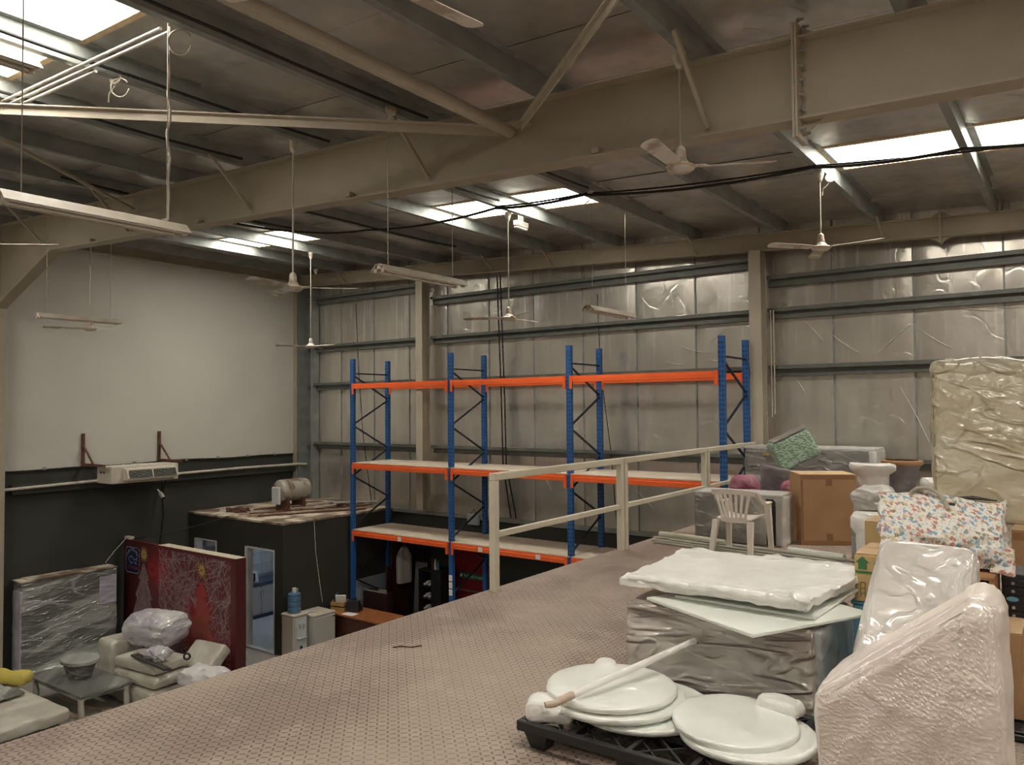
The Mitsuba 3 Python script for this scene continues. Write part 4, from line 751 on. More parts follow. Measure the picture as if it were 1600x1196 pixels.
# black plastic pallet
pl = thing('pallet', 'black open plastic pallet lying on the chequer plate under the round wrapped tops', 'pallet')
PX0, PX1, PY0, PY1 = -2.32, -1.10, 3.18, 4.08
rim = put('rim', join([cb(PX0, PX1, PY0, PY0 + .035, .085, .135, .005), cb(PX0, PX1, PY1 - .035, PY1, .085, .135, .005), cb(PX0, PX0 + .035, PY0 + .035, PY1 - .035, .085, .135, .005), cb(PX1 - .035, PX1, PY0 + .035, PY1 - .035, .085, .135, .005)]), 'pallet_black', pl)
for i in (1, 2, 3): put('bar', bx(PX0 + .305 * i - .012, PX0 + .305 * i + .012, PY0 + .03, PY1 - .03, .095, .13), 'pallet_black', pl)
for i in (1, 2): put('bar', bx(PX0 + .03, PX1 - .03, PY0 + .30 * i - .012, PY0 + .30 * i + .012, .095, .13), 'pallet_black', pl)
for i in range(4):
    for j in range(3):
        xa, ya = PX0 + .305 * i, PY0 + .3 * j; c = (xa + .152, ya + .15)
        put('lattice', join([bar((xa + .02, ya + .02, .118), (xa + .285, ya + .28, .118), .012, .02), bar((xa + .02, ya + .28, .118), (xa + .285, ya + .02, .118), .012, .02), bar((xa + .02, c[1], .118), (c[0], ya + .02, .118), .008, .016), bar((xa + .285, c[1], .118), (c[0], ya + .28, .118), .008, .016)]), 'pallet_black', pl)
for x in (PX0 + .03, (PX0 + PX1) / 2 - .07, PX1 - .17):
    for y in (PY0 + .02, (PY0 + PY1) / 2 - .06, PY1 - .14):
        put('foot', hull([(x, y, .09), (x + .14, y, .09), (x + .14, y + .12, .09), (x, y + .12, .09), (x + .03, y + .02, 0), (x + .11, y + .02, 0), (x + .11, y + .10, 0), (x + .03, y + .10, 0)]), 'pallet_black', pl)
def disc(x, y, z, r, th, seed, lab, tilt=(0, 0), m='bubble_mint', flap=.0):
    def fn(u, w):
        a = u * 2 * np.pi; s = np.abs(w * 2 - 1); top = w < .5
        k = np.clip(s * 1.02, 0, 1); rr = r * (1 - (1 - np.clip(w * 2, 0, 1)) * .0)
        return None
    prof = [(0, th), (r * .3, th), (r * .6, th), (r * .8, th * .99), (r * .93, th * .97), (r * .985, th * .90), (r, th * .72), (r * 1.002, th * .5), (r * .992, th * .25), (r * .95, .002), (r * .5, 0), (0, 0)]
    v, f = lathe(prof, 72); rad = np.hypot(v[:, 0], v[:, 1]); a = np.arctan2(v[:, 1], v[:, 0])
    wob = nz(np.c_[np.cos(a) * 2, np.sin(a) * 2, v[:, 2] * 20 + seed], 1.4, seed); out = np.clip(rad / r - .9, 0, .1) * 10
    v[:, :2] *= (1 + (.035 * wob * out))[:, None]; v[:, 2] += np.where(v[:, 2] > th * .6, .012 * nz(np.c_[v[:, :2] * 6, v[:, 2] * 0 + seed], 1, seed) * (rad / r) ** 2, 0)
    v = ry(rx(v, tilt[0]), tilt[1]) + V(x, y, z)
    return put('round_tabletop', (v, f), m, smooth=60, label=lab, cat='tabletop', group='bubble wrapped round tabletops on the pallet')
disc(-1.86, 3.66, .136, .36, .042, 1, 'lowest large round wrapped tabletop of the left stack, showing at the back')
disc(-1.98, 3.59, .179, .355, .045, 2, 'middle large round wrapped tabletop of the left stack')
disc(-2.00, 3.58, .224, .335, .042, 3, 'topmost large round wrapped tabletop with the white tube lying on it')
disc(-1.30, 3.62, .136, .315, .042, 4, 'lowest round wrapped tabletop of the right stack on the pallet')
disc(-1.36, 3.62, .178, .29, .045, 6, 'topmost round wrapped tabletop of the right stack with its film sticking up', (1.5, 2))
for i, (x, y, z, sx, sy, sz, a, lab) in enumerate(((-2.19, 3.31, .13, .24, .16, .10, 20, 'small roll of bubble wrap at the left corner of the pallet'), (-1.22, 3.86, .20, .22, .12, .08, -10, 'bunched bubble wrap behind the right stack of tabletops'), (-2.18, 3.84, .20, .12, .08, .08, 30, 'tuft of film sticking up behind the left stack of tabletops'))):
    put('wrap_bunch', R3(soft(sx, sy, sz, .04, 14, .018, 9, 20 + i, wr=.008, ws=12), a, (x, y, z)), 'bubble_white', smooth=50, label=lab, cat='bubble wrap')
tb = thing('white_tube', 'long white plastic tube with a beige end lying across the round tabletops', 'tube')
pa, pb = V(-2.07, 3.10, .285), V(-1.76, 4.10, .395)
put('pipe', tube([pa + (pb - pa) * t for t in np.linspace(.14, 1, 6)], .018, 14), 'pvc_white', tb, smooth=40)
mat('beige_plastic', [.50, .40, .33], .5)
put('end_piece', tube([pa + V(-.02, -.0, -.002), pa + V(.01, .035, .0), pa + (pb - pa) * .07, pa + (pb - pa) * .145], [.014, .017, .019, .019], 12), 'beige_plastic', tb, smooth=40)
# wrapped low cabinet with flat panels on it
wc = thing('wrapped_table', 'large low table wrapped in clear plastic, carrying white wrapped panels', 'table')
v, f = soft(1.08, .74, .545, .03, 34, .012, 5, 3, wr=.010, ws=6); v = rz(v, -1.0) + V(-1.67, 4.51, 0)
put('wrapping', (v, f), 'bubble_brown', wc, smooth=50)
v, f = soft(.10, .66, .52, .02, 20, .012, 6, 8, wr=.008); put('side_film', (rz(v, -1) + V(-1.150, 4.51, 0.01), f), 'bubble_side', wc, smooth=50)
put('fold', R3(soft(1.06, .05, .05, .02, 30, .012, 7, 5, wr=.006), -1, (-1.67, 4.15, .50)), 'bubble_brown', wc, smooth=50)
put('glass_panel', R3(cb(-.43, .43, -.43, .43, 0, .018, .004), -27 + 0, (-1.51, 4.36, .560)), 'glass_white', label='thin white glass panel turned so one corner sticks out over the wrapped table', cat='panel')
put('glass_panel', R3(cb(-.40, .40, -.40, .40, 0, .016, .004), -3, (-1.52, 4.62, .580)), 'glass_white', label='thin pale panel under the white slab, showing at the right end of the wrapped table', cat='panel')
def _slab(u, w):
    x = -2.28 + 1.15 * u; y = 4.20 + 1.03 * w; x = x + .10 * (w - .5) * (u - .0) - .05 * w * (1 - u)
    q = np.c_[x, y, x * 0]; k = np.abs(nz(np.c_[x * 3 + y * 1.2, y * 5 - x, x * 0], 1, 14, 2))
    z = .640 + .020 * nz(q, 5, 4) + .012 * np.clip(1 - k * 9, 0, 1) + .022 * np.exp(-((w - 1) / .10) ** 2) * (1 + nz(q, 9, 3)) + .02 * np.exp(-((u - 1) / .12) ** 2) * nz(q, 7, 6) * 2
    return np.c_[x, y, z]
sl = thing('wrapped_slab', 'big white bubble wrapped slab on the wrapped table, its front edge rolled', 'panel')
put('slab', sheet(_slab, 60, 60, .042), 'bubble_white', sl, smooth=40)
rp2 = [(-2.22 + 1.07 * t, 4.215 - .055 * t + .01 * math.sin(t * 9), .668 + .012 * t + .005 * math.sin(t * 14)) for t in np.linspace(0, 1, 60)]
put('rolled_edge', tube(rp2, [min(.020 + .034 * t, .004 + .9 * (1 - t) + .012) + .004 * math.sin(t * 61) for t in np.linspace(0, 1, 60)], 16), 'bubble_white', sl, smooth=60)
rp3 = [(-2.26 + 1.16 * t, 5.20 + .03 * math.sin(t * 7), .655 + .008 * math.sin(t * 17)) for t in np.linspace(0, 1, 40)]
put('folded_edge', tube(rp3, [.030 + .010 * math.sin(t * 27) for t in np.linspace(0, 1, 40)], 10), 'bubble_white', sl, smooth=60)
# two wrapped chairs
def wrapped_chair(name, lab, x, y, a, m, seed, w=.50, h=.93, d=.66, top=.9):
    pts = []
    for s in (-1, 1):
        for px, pz, r in ((-.5 * d, .03, .02), (-.5 * d, .43, .045), (-.44 * d, .46, .07), (.40 * d, h - .09, .085), (.5 * d - .05, h - .10, .06), (.5 * d, .03, .02), (.53 * d - .02, .5, .03)):
            sp = m3.Manifold.sphere(r, 14).translate([px, s * (w / 2 - r) * (top if pz > .7 else 1.0), max(pz, r)]); pts.append(sp)
    M = m3.Manifold.batch_hull(pts).refine_to_length(.035); v, f = man(M)
    tm = trimesh.Trimesh(v, f, process=False); trimesh.smoothing.filter_taubin(tm, iterations=6); v = np.array(tm.vertices); n = np.array(tm.vertex_normals)
    keep = np.clip(v[:, 2] / .15, 0, 1)
    # film drawn tight between seat and backrest: shallow creases fanning from the top corner
    ang = np.arctan2(v[:, 2] - h, v[:, 0] - d * .45); crease = np.abs(nz(np.c_[ang * 9, v[:, 1] * 3, v[:, 0] * 0 + seed], 1.0, seed, 2))
    v = v + n * ((.012 * nz(v, 4.5, seed) - .008 * np.clip(1 - crease * 7, 0, 1) + .016 * nz(v, 2, seed + 3)) * keep)[:, None]
    v[:, 2] = np.maximum(v[:, 2], 0)
    t = thing(name, lab, 'chair', 'two chairs wrapped in bubble film')
    put('wrapped_body', (rz(v, a) + V(x, y, 0), f), m, t, smooth=55)
    return t
wrapped_chair('wrapped_chair', 'wrapped chair nearest the camera, seen from the side with its film slanting down left', -.60, 3.70, 0, 'bubble_rosy', 5, .50, .95, .64, .86)
wrapped_chair('wrapped_chair', 'wrapped chair with a shiny front, behind the nearer wrapped chair', -.70, 4.47, 86, 'bubble_glossy', 9, .50, .96, .55, .98)
# cartons
mat('cardboard', lambda p, n, uv: mix([.33, .185, .095], [.41, .245, .135], fbm(p.x * 4, p.y * 4, p.z * 4, 3)), .75, spec=.25)
mat('cardboard_dark', [.235, .125, .062], .7); mat('cardboard_pale', [.50, .35, .21], .75); mat('tape_brown', [.27, .145, .07], .3); mat('carton_yellow', [.46, .32, .15], .75); mat('green_ink', [.04, .14, .05], .7); mat('olive_ink', [.18, .15, .05], .7); mat('box_blue', [.16, .40, .55], .6)
bb = thing('cardboard_box', 'large plain brown cardboard box standing behind the white plastic chair', 'box')
put('body', R3(cb(0, .65, 0, .52, 0, .85, .006), 30, (-2.77, 9.70, 0)), 'cardboard', bb)
for dx, nm in ((.0, 'flap'), (.262, 'flap')): put(nm, R3(cb(0, .65, dx + .001, dx + .258, .85, .858, .003), 30, (-2.77, 9.70, 0)), 'cardboard_pale', bb)
put('tape', R3(bx(.01, .64, -.002, .0, .795, .845), 30, (-2.77, 9.70, 0)), 'tape_brown', bb); put('tape', R3(bx(.01, .64, -.002, .0, .005, .055), 30, (-2.77, 9.70, 0)), 'tape_brown', bb)
put('joint_strip', R3(bx(.005, .03, -.0025, .0, .06, .79), 30, (-2.77, 9.70, 0)), 'cardboard_dark', bb); put('tape_patch', R3(bx(.30, .37, -.003, .0, .72, .80), 30, (-2.77, 9.70, 0)), 'cardboard_dark', bb); put('tape_patch', R3(bx(.30, .37, -.003, .0, .06, .14), 30, (-2.77, 9.70, 0)), 'cardboard_dark', bb)
bl = thing('blue_box', 'light blue box at the bottom of the carton stack beside the shiny wrapped chair', 'box')
put('body', cb(-1.14, -.80, 5.02, 5.40, 0, .50, .006), 'box_blue', bl); put('lid', cb(-1.15, -.79, 5.01, 5.41, .50, .52, .005), 'box_blue', bl)
ca = thing('arrow_carton', 'yellowish carton printed with green up arrows, on the light blue box', 'box')
put('body', cb(-1.12, -.72, 5.0, 5.42, .522, .80, .005), 'carton_yellow', ca); put('flap', R3(cb(-.2, .2, -.1, .1, 0, .006, .002), 3, (-.92, 5.12, .802)), 'cardboard_pale', ca); put('flap', R3(cb(-.2, .2, -.1, .1, 0, .006, .002), -2, (-.92, 5.32, .803)), 'cardboard_pale', ca)
for i in range(2):
    x = -1.075 + i * .10; put('up_arrow', wedge([(x - .024, .715), (x - .024, .755), (x - .04, .755), (x, .792), (x + .04, .755), (x + .024, .755), (x + .024, .715)], 'y', 4.997, 5.0), 'green_ink', ca)
put('green_bar', bx(-1.115, -.98, 4.9975, 5.0, .690, .706), 'green_ink', ca); put('mark', join([bx(-1.09, -1.085, 4.9975, 5.0, .55, .64), bx(-1.065, -1.06, 4.9975, 5.0, .55, .64), bx(-1.09, -1.06, 4.9975, 5.0, .635, .64), bx(-1.085, -1.065, 4.9975, 5.0, .60, .605), bx(-1.085, -1.065, 4.9975, 5.0, .57, .575)]), 'olive_ink', ca, kind='stuff')
sc2 = thing('cardboard_box', 'small tan carton behind the arrow carton, next to the bag', 'box')
put('body', cb(-1.27, -.9, 6.0, 6.35, 0.0, .86, .005), 'carton_yellow', sc2); put('flap', cb(-1.27, -.9, 6.0, 6.35, .86, .866, .002), 'cardboard_pale', sc2)
rb2 = thing('cardboard_box', 'wide brown carton right of the floral bag, under the tall cream mattress', 'box')
put('body', cb(-.44, .7, 6.9, 8.1, 0, .75, .006), 'cardboard', rb2)
for i in range(2): put('flap', cb(-.44, .7, 6.9 + i * .602, 7.498 + i * .602, .75, .758, .003), 'cardboard_pale', rb2)
put('tape', bx(-.43, .69, 6.897, 6.9, .68, .74), 'tape_brown', rb2)
rb3 = thing('cardboard_box', 'tall narrow brown carton right of the nearest wrapped chair', 'box')
put('body', R3(cb(-.145, .0, 0, .36, .06, .50, .005), 0, (-.275, 4.82, 0)), 'cardboard', rb3); put('flap', cb(-.42, -.275, 4.82, 5.0, .50, .506, .002), 'cardboard_pale', rb3); put('flap', cb(-.42, -.275, 5.002, 5.18, .50, .506, .002), 'cardboard_pale', rb3); put('tape', bx(-.37, -.33, 4.817, 4.82, .39, .50), 'cardboard_pale', rb3)
bp_ = thing('black_tray', 'black plastic tray on the floor under the narrow carton', 'tray')
put('base', cb(-.55, .1, 4.66, 5.3, 0, .05, .015), 'pallet_black', bp_); put('rim', join([cb(-.55, .1, 4.66, 4.69, .05, .058, .003), cb(-.55, -.52, 4.69, 5.3, .05, .058, .003)]), 'pallet_black', bp_)
wcr = thing('wooden_crate', 'small open wooden crate with a dark inside under the right end of the floral bag', 'crate')
mat('crate_wood', lambda p, n, uv: mix([.25, .12, .05], [.38, .20, .09], fbm(p.x * 20, p.y * 4, p.z * 4, 3)), .6)
put('frame', join([cb(-.66, -.40, 4.95, 5.3, .735, .755, .003), cb(-.66, -.40, 4.95, 5.3, .52, .54, .003), bx(-.425, -.40, 4.95, 5.3, .54, .735), bx(-.66, -.64, 4.95, 5.3, .54, .735)]), 'crate_wood', wcr); put('inside', bx(-.64, -.425, 5.1, 5.28, .54, .735), 'black_cable', wcr)
put('lower_box', cb(-.68, -.42, 5.2, 5.5, 0, .52, .004), 'cardboard_dark', wcr)
kb = thing('drawer_tower', 'narrow black drawer tower with round knobs below the right end of the floral bag', 'drawers')
put('body', cb(-.385, -.27, 5.2, 5.5, 0, .74, .005), 'pallet_black', kb); put('badge', ap(lathe([(0, 0), (.03, 0), (.03, .003), (0, .003)], 20), lambda v: rx(v, 90) * V(1, 1, .45) + V(-.335, 5.199, .60)), 'box_blue', kb)
for i, z in enumerate((.46, .51, .555, .645, .69)):
    dd = put('drawer', cb(-.38, -.275, 5.192, 5.2, z - .02, z + .018, .003), 'black_matt', kb); put('knob', ap(lathe([(0, 0), (.009, 0), (.009, .006), (0, .006)], 10), lambda v: rx(v, 90) + V(-.33, 5.192, z)), 'film_grey', dd)
# floral bag
def c_floral(p, n, uv):
    a, b = p.x + .8 * p.y, p.z + .45 * p.y + .1 * p.x; d, e, c = voronoi(a * 31, b * 31); d2, e2, c2 = voronoi(a * 52 + 9, b * 42 + 3)
    th = dr.atan2(noise(a * 90, b * 90, 2) - .5, noise(a * 90, b * 90, 5) - .5)
    petal = .36 + .10 * dr.sin(th * 2) + .25 * (noise(a * 120, b * 120, 1) - .5)
    col = dr.select(c < .34, mi.Color3f(.16, .32, .50), dr.select(c < .66, mi.Color3f(.52, .17, .14), dr.select(c < .84, mi.Color3f(.22, .18, .09), mi.Color3f(.58, .44, .22))))
    base = mix([.74, .72, .66], [.82, .80, .75], fbm(a * 6, b * 6, 0, 2))
    col2 = dr.select(c2 < .4, mi.Color3f(.24, .36, .48), dr.select(c2 < .7, mi.Color3f(.56, .28, .22), mi.Color3f(.28, .26, .13)))
    base = mix(base, col2, smoothstep(.24, .14, d2) * .7)
    return mix(mix(base, col, smoothstep(petal, petal - .08, d) * dr.select(c < .95, .9, 0.0)), [.80, .70, .45], smoothstep(.09, .05, d) * .8)
mat('floral', c_floral, .75, spec=.3); mat('bag_strap', [.38, .34, .26], .8); mat('zip_dark', [.05, .045, .04], .6)
bg = thing('floral_bag', 'large white cloth bag with a small floral print resting on the cartons', 'bag')
def _bag(u, w):
    # u around the bag, w from the bottom up to the long pinched top seam
    a = u * 2 * np.pi; ca, sa = np.cos(a), np.sin(a); m = np.maximum(np.abs(ca), np.abs(sa)) ** .75
    X, Yq = ca / m, sa / m
    z = .385 * w; taper = np.where(w > .5, 1 - .93 * ((w - .5) / .5) ** 1.1, 1.0); low = .90 + .10 * np.clip(w * 4, 0, 1)
    x = .345 * X * low * (1 - .03 * w); y = .205 * Yq * taper * low
    z = z + .025 * np.cos(2.6 * (X + .25)) * w - .012 * w + .03 * w * np.abs(X) ** 8
    p = np.c_[x, y, z]; q = np.c_[p[:, 0] * 3 + p[:, 2] * 4, p[:, 1] * 3, p[:, 2] * 9 - p[:, 0] * 2]
    g = nz(p, 6, 3) * .06 + nz(p, 15, 4) * .025 - .035 * np.clip(1 - np.abs(nz(q, 1, 6)) * 6, 0, 1)
    r = np.c_[X * .5, Yq, 0 * X]; r /= np.maximum(np.linalg.norm(r, axis=1), .2)[:, None]
    return p + r * (g * np.clip(1.2 - w, .12, 1))[:, None] + np.c_[0 * x, 0 * x, nz(p, 9, 8) * .02 * w]
u_, w_ = np.meshgrid(np.linspace(0, 1, 110), np.linspace(0, 1, 46), indexing='ij')
v, f = surf(_bag, 110, 46); v = rz(v, 3) + V(-.685, 5.22, .775)
put('cloth', (v, f), 'floral', bg, smooth=True)
put('handle', tube([(-.84, 5.20, 1.135), (-.83, 5.19, 1.175), (-.795, 5.18, 1.20), (-.74, 5.17, 1.203), (-.69, 5.165, 1.18), (-.655, 5.15, 1.14), (-.63, 5.12, 1.09)], .011, 8), 'bag_strap', bg, smooth=50)
put('zip', tube([(-.62, 5.22, 1.147), (-.52, 5.235, 1.153), (-.40, 5.25, 1.14)], [.004, .012, .004], 8), 'zip_dark', bg, smooth=50); put('zip_pull', cb(-.632, -.60, 5.155, 5.165, 1.105, 1.125, .004), 'zip_dark', bg)
put('corner_flap', R3(soft(.13, .03, .15, .012, 16, .02, 9, 7), -20, (-.37, 5.06, .755)), 'floral', bg, smooth=50)
# tall wrapped mattress
v, f = soft(1.1, .34, 1.24, .05, 34, .02, 3, 12, puff=.03, wr=.018, ws=5, wdir=(.15, .2, 1.0))
mt = thing('wrapped_mattress', 'tall cream foam mattress in bubble wrap standing behind the floral bag', 'mattress')
put('body', (v + V(-.43, 7.36, .765), f), 'bubble_cream', mt, smooth=55)
put('top_bunch', (soft(1.14, .36, .14, .06, 30, .03, 6, 13, wr=.02, ws=9)[0] + V(-.42, 7.36, 1.91), soft(1.14, .36, .14, .06, 30, .03, 6, 13, wr=.02, ws=9)[1]), 'bubble_cream', mt, smooth=55)
put('edge_fold', (soft(.10, .36, 1.17, .03, 24, .02, 6, 14)[0] + V(-.94, 7.36, .80), soft(.10, .36, 1.25, .03, 24, .02, 6, 14)[1]), 'bubble_cream', mt, smooth=55)
# white plastic chair
mat('chair_white', lambda p, n, uv: mix([.66, .60, .53], [.80, .75, .69], fbm(p.x * 6, p.y * 6, p.z * 6, 3)), .4)
CH = thing('plastic_chair', 'white plastic armchair seen from behind, standing on the bundle of poles', 'chair')
CM = lambda m: ap(m, lambda v: rz(v, -3) + V(-3.16, 8.70, 0))    # local: +y is the chair's front
def leg(x0, y0, x1, y1, z1):
    return hull([(x0 + a * .024, y0 + b * .02, 0) for a in (-1, 1) for b in (-1, 1)] + [(x1 + a * .033, y1 + b * .028, z1) for a in (-1, 1) for b in (-1, 1)])
put('seat', CM(sheet(lambda u, w: np.c_[(-.215 + .43 * u) * (.92 + .08 * w), -.19 + .43 * w, .41 + .02 * (2 * u - 1) ** 2 + .025 * w - .02 * np.clip(w - .9, 0, 1) * 10], 14, 14, .012)), 'chair_white', CH, smooth=40)
for sx in (-1, 1):
    put('leg', CM(leg(sx * .23, -.29, sx * .20, -.20, .41)), 'chair_white', CH, smooth=20); put('leg', CM(leg(sx * .255, .27, sx * .235, .22, .60)), 'chair_white', CH, smooth=20)
def back_pt(u, w):
    x = -.25 + .5 * u; bow = (2 * u - 1) ** 2; z = .40 + .37 * w - .03 * bow * w; y = -.215 - .06 * w + .09 * bow; return np.c_[x * (.80 + .22 * w), y, z]
put('top_rail', CM(sheet(lambda u, w: back_pt(u, .86 + .15 * w), 26, 5, .022)), 'chair_white', CH, smooth=40)
put('lower_rail', CM(sheet(lambda u, w: back_pt(.12 + .76 * u, -.02 + .16 * w), 18, 4, .016)), 'chair_white', CH, smooth=40)
for i in range(7):
    a = .14 + i * .12 - .03; put('slat', CM(sheet(lambda u, w, a=a: back_pt(.12 + (a - .12) * (1 + .0 * w) + .062 * u + (a - .5) * .22 * (w - .5), .10 + .80 * w), 3, 10, .012)), 'chair_white', CH, smooth=40)
for sx in (-1, 1):
    def arm(u, w, sx=sx):
        t = w; x = sx * (.245 + .02 * np.sin(t * 3.1)) + sx * .03 * (u - .5) * 2; return np.c_[x, -.16 + .42 * t, .74 - .145 * np.clip(t * 2.2, 0, 1) - .01 * (2 * u - 1) ** 2 + 0 * u]
    put('armrest', CM(sheet(arm, 5, 14, .016)), 'chair_white', CH, smooth=40)
# bundle of poles on the floor
mat('pole_pale', lambda p, n, uv: mix([.34, .33, .25], [.60, .58, .48], fbm(p.x * 4, p.y * 4, p.z * 9, 3)), .6); mat('pole_grey', [.30, .29, .27], .5)
pr2 = random.Random(21)
for i in range(15):
    low = i < 9; k = i if low else i - 9
    y = 8.70 + .036 * k if low else 8.72 + .055 * k; an = math.radians((-6.5 if low else -9.5) + pr2.uniform(-.2, .2)); r = (.009, .011, .013)[i % 3]; z = .013 if low else .040
    cx = -3.1 + pr2.uniform(-.25, .25); L = pr2.uniform(1.7, 2.3) / 2
    put('pole', tube([(cx - L * math.cos(an), y - L * math.sin(an), z), (cx + L * math.cos(an), y + L * math.sin(an), z)], r, 8), ('pole_pale', 'pole_grey', 'pole_pale')[i % 3], smooth=40, label='thin pole in the loose bundle lying on the floor under the plastic chair', cat='pole', group='loose poles lying at the plastic chair')
put('pole_roll', tube([(-4.36, 9.12, .06), (-3.9, 9.12, .055), (-3.5, 9.11, .05)], [.05, .045, .03], 12), 'pole_pale', smooth=60, label='thick wrapped roll at the left end of the pole bundle', cat='roll')
put('pole_roll', R3(soft(.95, .12, .07, .03, 30, .02, 8, 4, wr=.01), -10, (-2.35, 8.44, .0)), 'bubble_white', smooth=60, label='flat roll of white foam at the right end of the pole bundle', cat='roll')
put('pole_roll', tube([(-2.72, 9.03, .045), (-2.1, 8.93, .045)], .042, 12), 'glass_white', smooth=40, label='pale grey tube on the pole bundle, right of the plastic chair', cat='roll')
put('stray_twig', tube([(-3.98, 3.98, .004), (-3.95, 4.03, .006), (-3.87, 4.06, .004), (-3.84, 4.13, .006)], .005, 5), 'rust_brown', smooth=True, label='small dark twig lying alone on the chequer plate', cat='twig')
# wrapped sideboard
so = thing('wrapped_sideboard', 'grey sideboard wrapped in plastic film behind the white plastic chair', 'sideboard')
put('body', R3(soft(1.08, .50, .60, .02, 30, .006, 5, 31, wr=.006), 3, (-3.46, 9.62, 0)), 'film_smoke', so, smooth=50)
put('top_film', R3(soft(1.10, .52, .03, .012, 26, .008, 6, 32), 3, (-3.46, 9.62, .592)), 'film_pale', so, smooth=50)
put('end_film', R3(soft(.03, .50, .59, .012, 20, .01, 6, 33), 3, (-2.915, 9.65, .0)), 'film_pale', so, smooth=50); put('front_strip', R3(bx(.36, .47, -.256, -.25, .02, .57), 3, (-3.46, 9.62, 0)), 'black_matt', so)
# sofa and loose pieces at the back
sf = thing('wrapped_sofa', 'long dark sofa wrapped in film standing against the back wall', 'sofa')
put('body', R3(soft(1.92, .60, 1.04, .04, 36, .01, 4, 41, wr=.014, ws=4, wdir=(1, .2, .8)), 0, (-3.36, 12.45, 0)), 'film_smoke', sf, smooth=50)
put('top_film', R3(soft(1.94, .62, .05, .02, 30, .008, 6, 42), 0, (-3.36, 12.45, 1.01)), 'film_pale', sf, smooth=50); put('left_arm', R3(soft(.34, .66, 1.0, .04, 24, .015, 5, 43, wr=.012), 0, (-4.14, 12.45, 0)), 'film_grey', sf, smooth=50)
put('right_arm', R3(soft(.12, .64, 1.03, .04, 24, .015, 5, 44), 0, (-2.44, 12.45, 0)), 'film_pale', sf, smooth=50); put('yellow_tag', bx(-4.02, -3.92, 12.10, 12.115, .92, .96), 'star_gold', sf)
mat('green_weave', lambda p, n, uv: mix([.16, .26, .18], [.36, .46, .37], smoothstep(.35, .65, noise(p.x * 45, p.y * 45, p.z * 60))), .35, clearcoat=.5)
mat('purple_fabric', milky([.20, .175, .185], [.34, .31, .32], .4, .7), .3, bump=b_film, bscale=.008, clearcoat=.4); mat('pink_fabric', milky([.30, .10, .15], [.50, .28, .33], .4, .7), .25, bump=b_film, bscale=.010, clearcoat=.5)
pf = thing('green_ottoman', 'green woven square ottoman in clear film lying tilted on the purple tub seat', 'ottoman')
g_ = soft(.56, .46, .40, .04, 20, .008, 6, 51); g_ = ap(g_, lambda v: rz(ry(v - V(0, 0, .2), -26), 25) + V(-3.24, 11.02, 1.09)); put('body', g_, 'green_weave', pf, smooth=50)
g2 = ap(soft(.47, .47, .025, .01, 16, .01, 6, 52), lambda v: rz(ry(v + V(0.02, 0, .20), -26), 25) + V(-3.24, 11.02, 1.09)); put('film_bunch', g2, 'film_grey', pf, smooth=50)
tbs = thing('tub_seat', 'greyish purple upholstered tub seat wrapped in film under the green ottoman', 'seat')
put('body', ap(mv(lathe([(0, 0), (.17, 0), (.20, .05), (.265, .40), (.275, .44), (.26, .46), (0, .45)], 30), (0, 0, 0)), lambda v: ry(v * V(1, .9, 1), 10) + V(-3.44, 10.85, .40)), 'purple_fabric', tbs, smooth=50)
put('support', cb(-3.75, -3.15, 10.7, 11.2, 0, .42, .02), 'film_dark', tbs)
put('pink_pouffe', R3(soft(.38, .34, .30, .13, 18, .03, 5, 61, wr=.012), 10, (-3.72, 10.45, .45)), 'pink_fabric', smooth=50, label='pink cushion bundled in clear film left of the purple tub seat', cat='cushion')
put('storage_block', cb(-4.0, -3.0, 10.25, 10.66, 0, .44, .02), 'film_dark', label='dark wrapped block behind the sideboard, carrying the pink cushion', cat='block')
put('pink_pouffe', R3(soft(.34, .30, .26, .11, 16, .03, 5, 63), 10, (-3.06, 10.46, .445)), 'pink_fabric', smooth=50, label='second pink cushion half hidden behind the large brown box', cat='cushion')
st2 = thing('wrapped_stool', 'white stool wrapped in bubble film with a wide top, right of the brown box', 'stool')
v, f = lathe([(0, 0), (.24, 0), (.25, .04), (.19, .10), (.185, .26), (.20, .30), (.27, .36), (.275, .41), (.26, .43), (0, .43)], 36); v = v * V(1.0, .8, 1); n_ = nz(v, 9, 5); v[:, :2] *= (1 + .22 * n_)[:, None]; v[:, 2] += .05 * nz(v, 6, 8) * (v[:, 2] > .3); put('body', (v + V(-2.12, 10.5, .53), f), 'bubble_white', st2, smooth=50)
put('support', R3(soft(.50, .40, .53, .05, 16, .02, 6, 72), 0, (-2.12, 10.6, 0)), 'bubble_white', st2, smooth=50)
pt = thing('terracotta_pot', 'brown pot with a terracotta rim standing behind the wrapped stool', 'pot')
put('body', mv(lathe([(0, 0), (.14, 0), (.16, .05), (.165, .16), (.20, .33), (.225, .38), (.215, .39), (0, .38)], 32), (-1.88, 11.1, .54)), 'purple_fabric', pt, smooth=50); put('rim', mv(lathe([(.20, .37), (.24, .38), (.25, .405), (.245, .43), (.20, .435)], 32), (-1.88, 11.1, .54)), 'cardboard', pt, smooth=50); put('stand', cb(-2.1, -1.66, 10.92, 11.3, 0, .54, .02), 'film_dark', pt)
put('small_pot', mv(lathe([(0, 0), (.09, 0), (.085, .1), (.11, .14), (.115, .2), (.09, .24), (0, .24)], 24), (-1.535, 10.9, .54)), 'bubble_white', smooth=50, label='small pale wrapped pot right of the terracotta pot', cat='pot'); put('storage_block', cb(-1.645, -1.4, 10.72, 11.1, 0, .54, .02), 'film_dark', label='dark wrapped block under the small pale pot', cat='block')
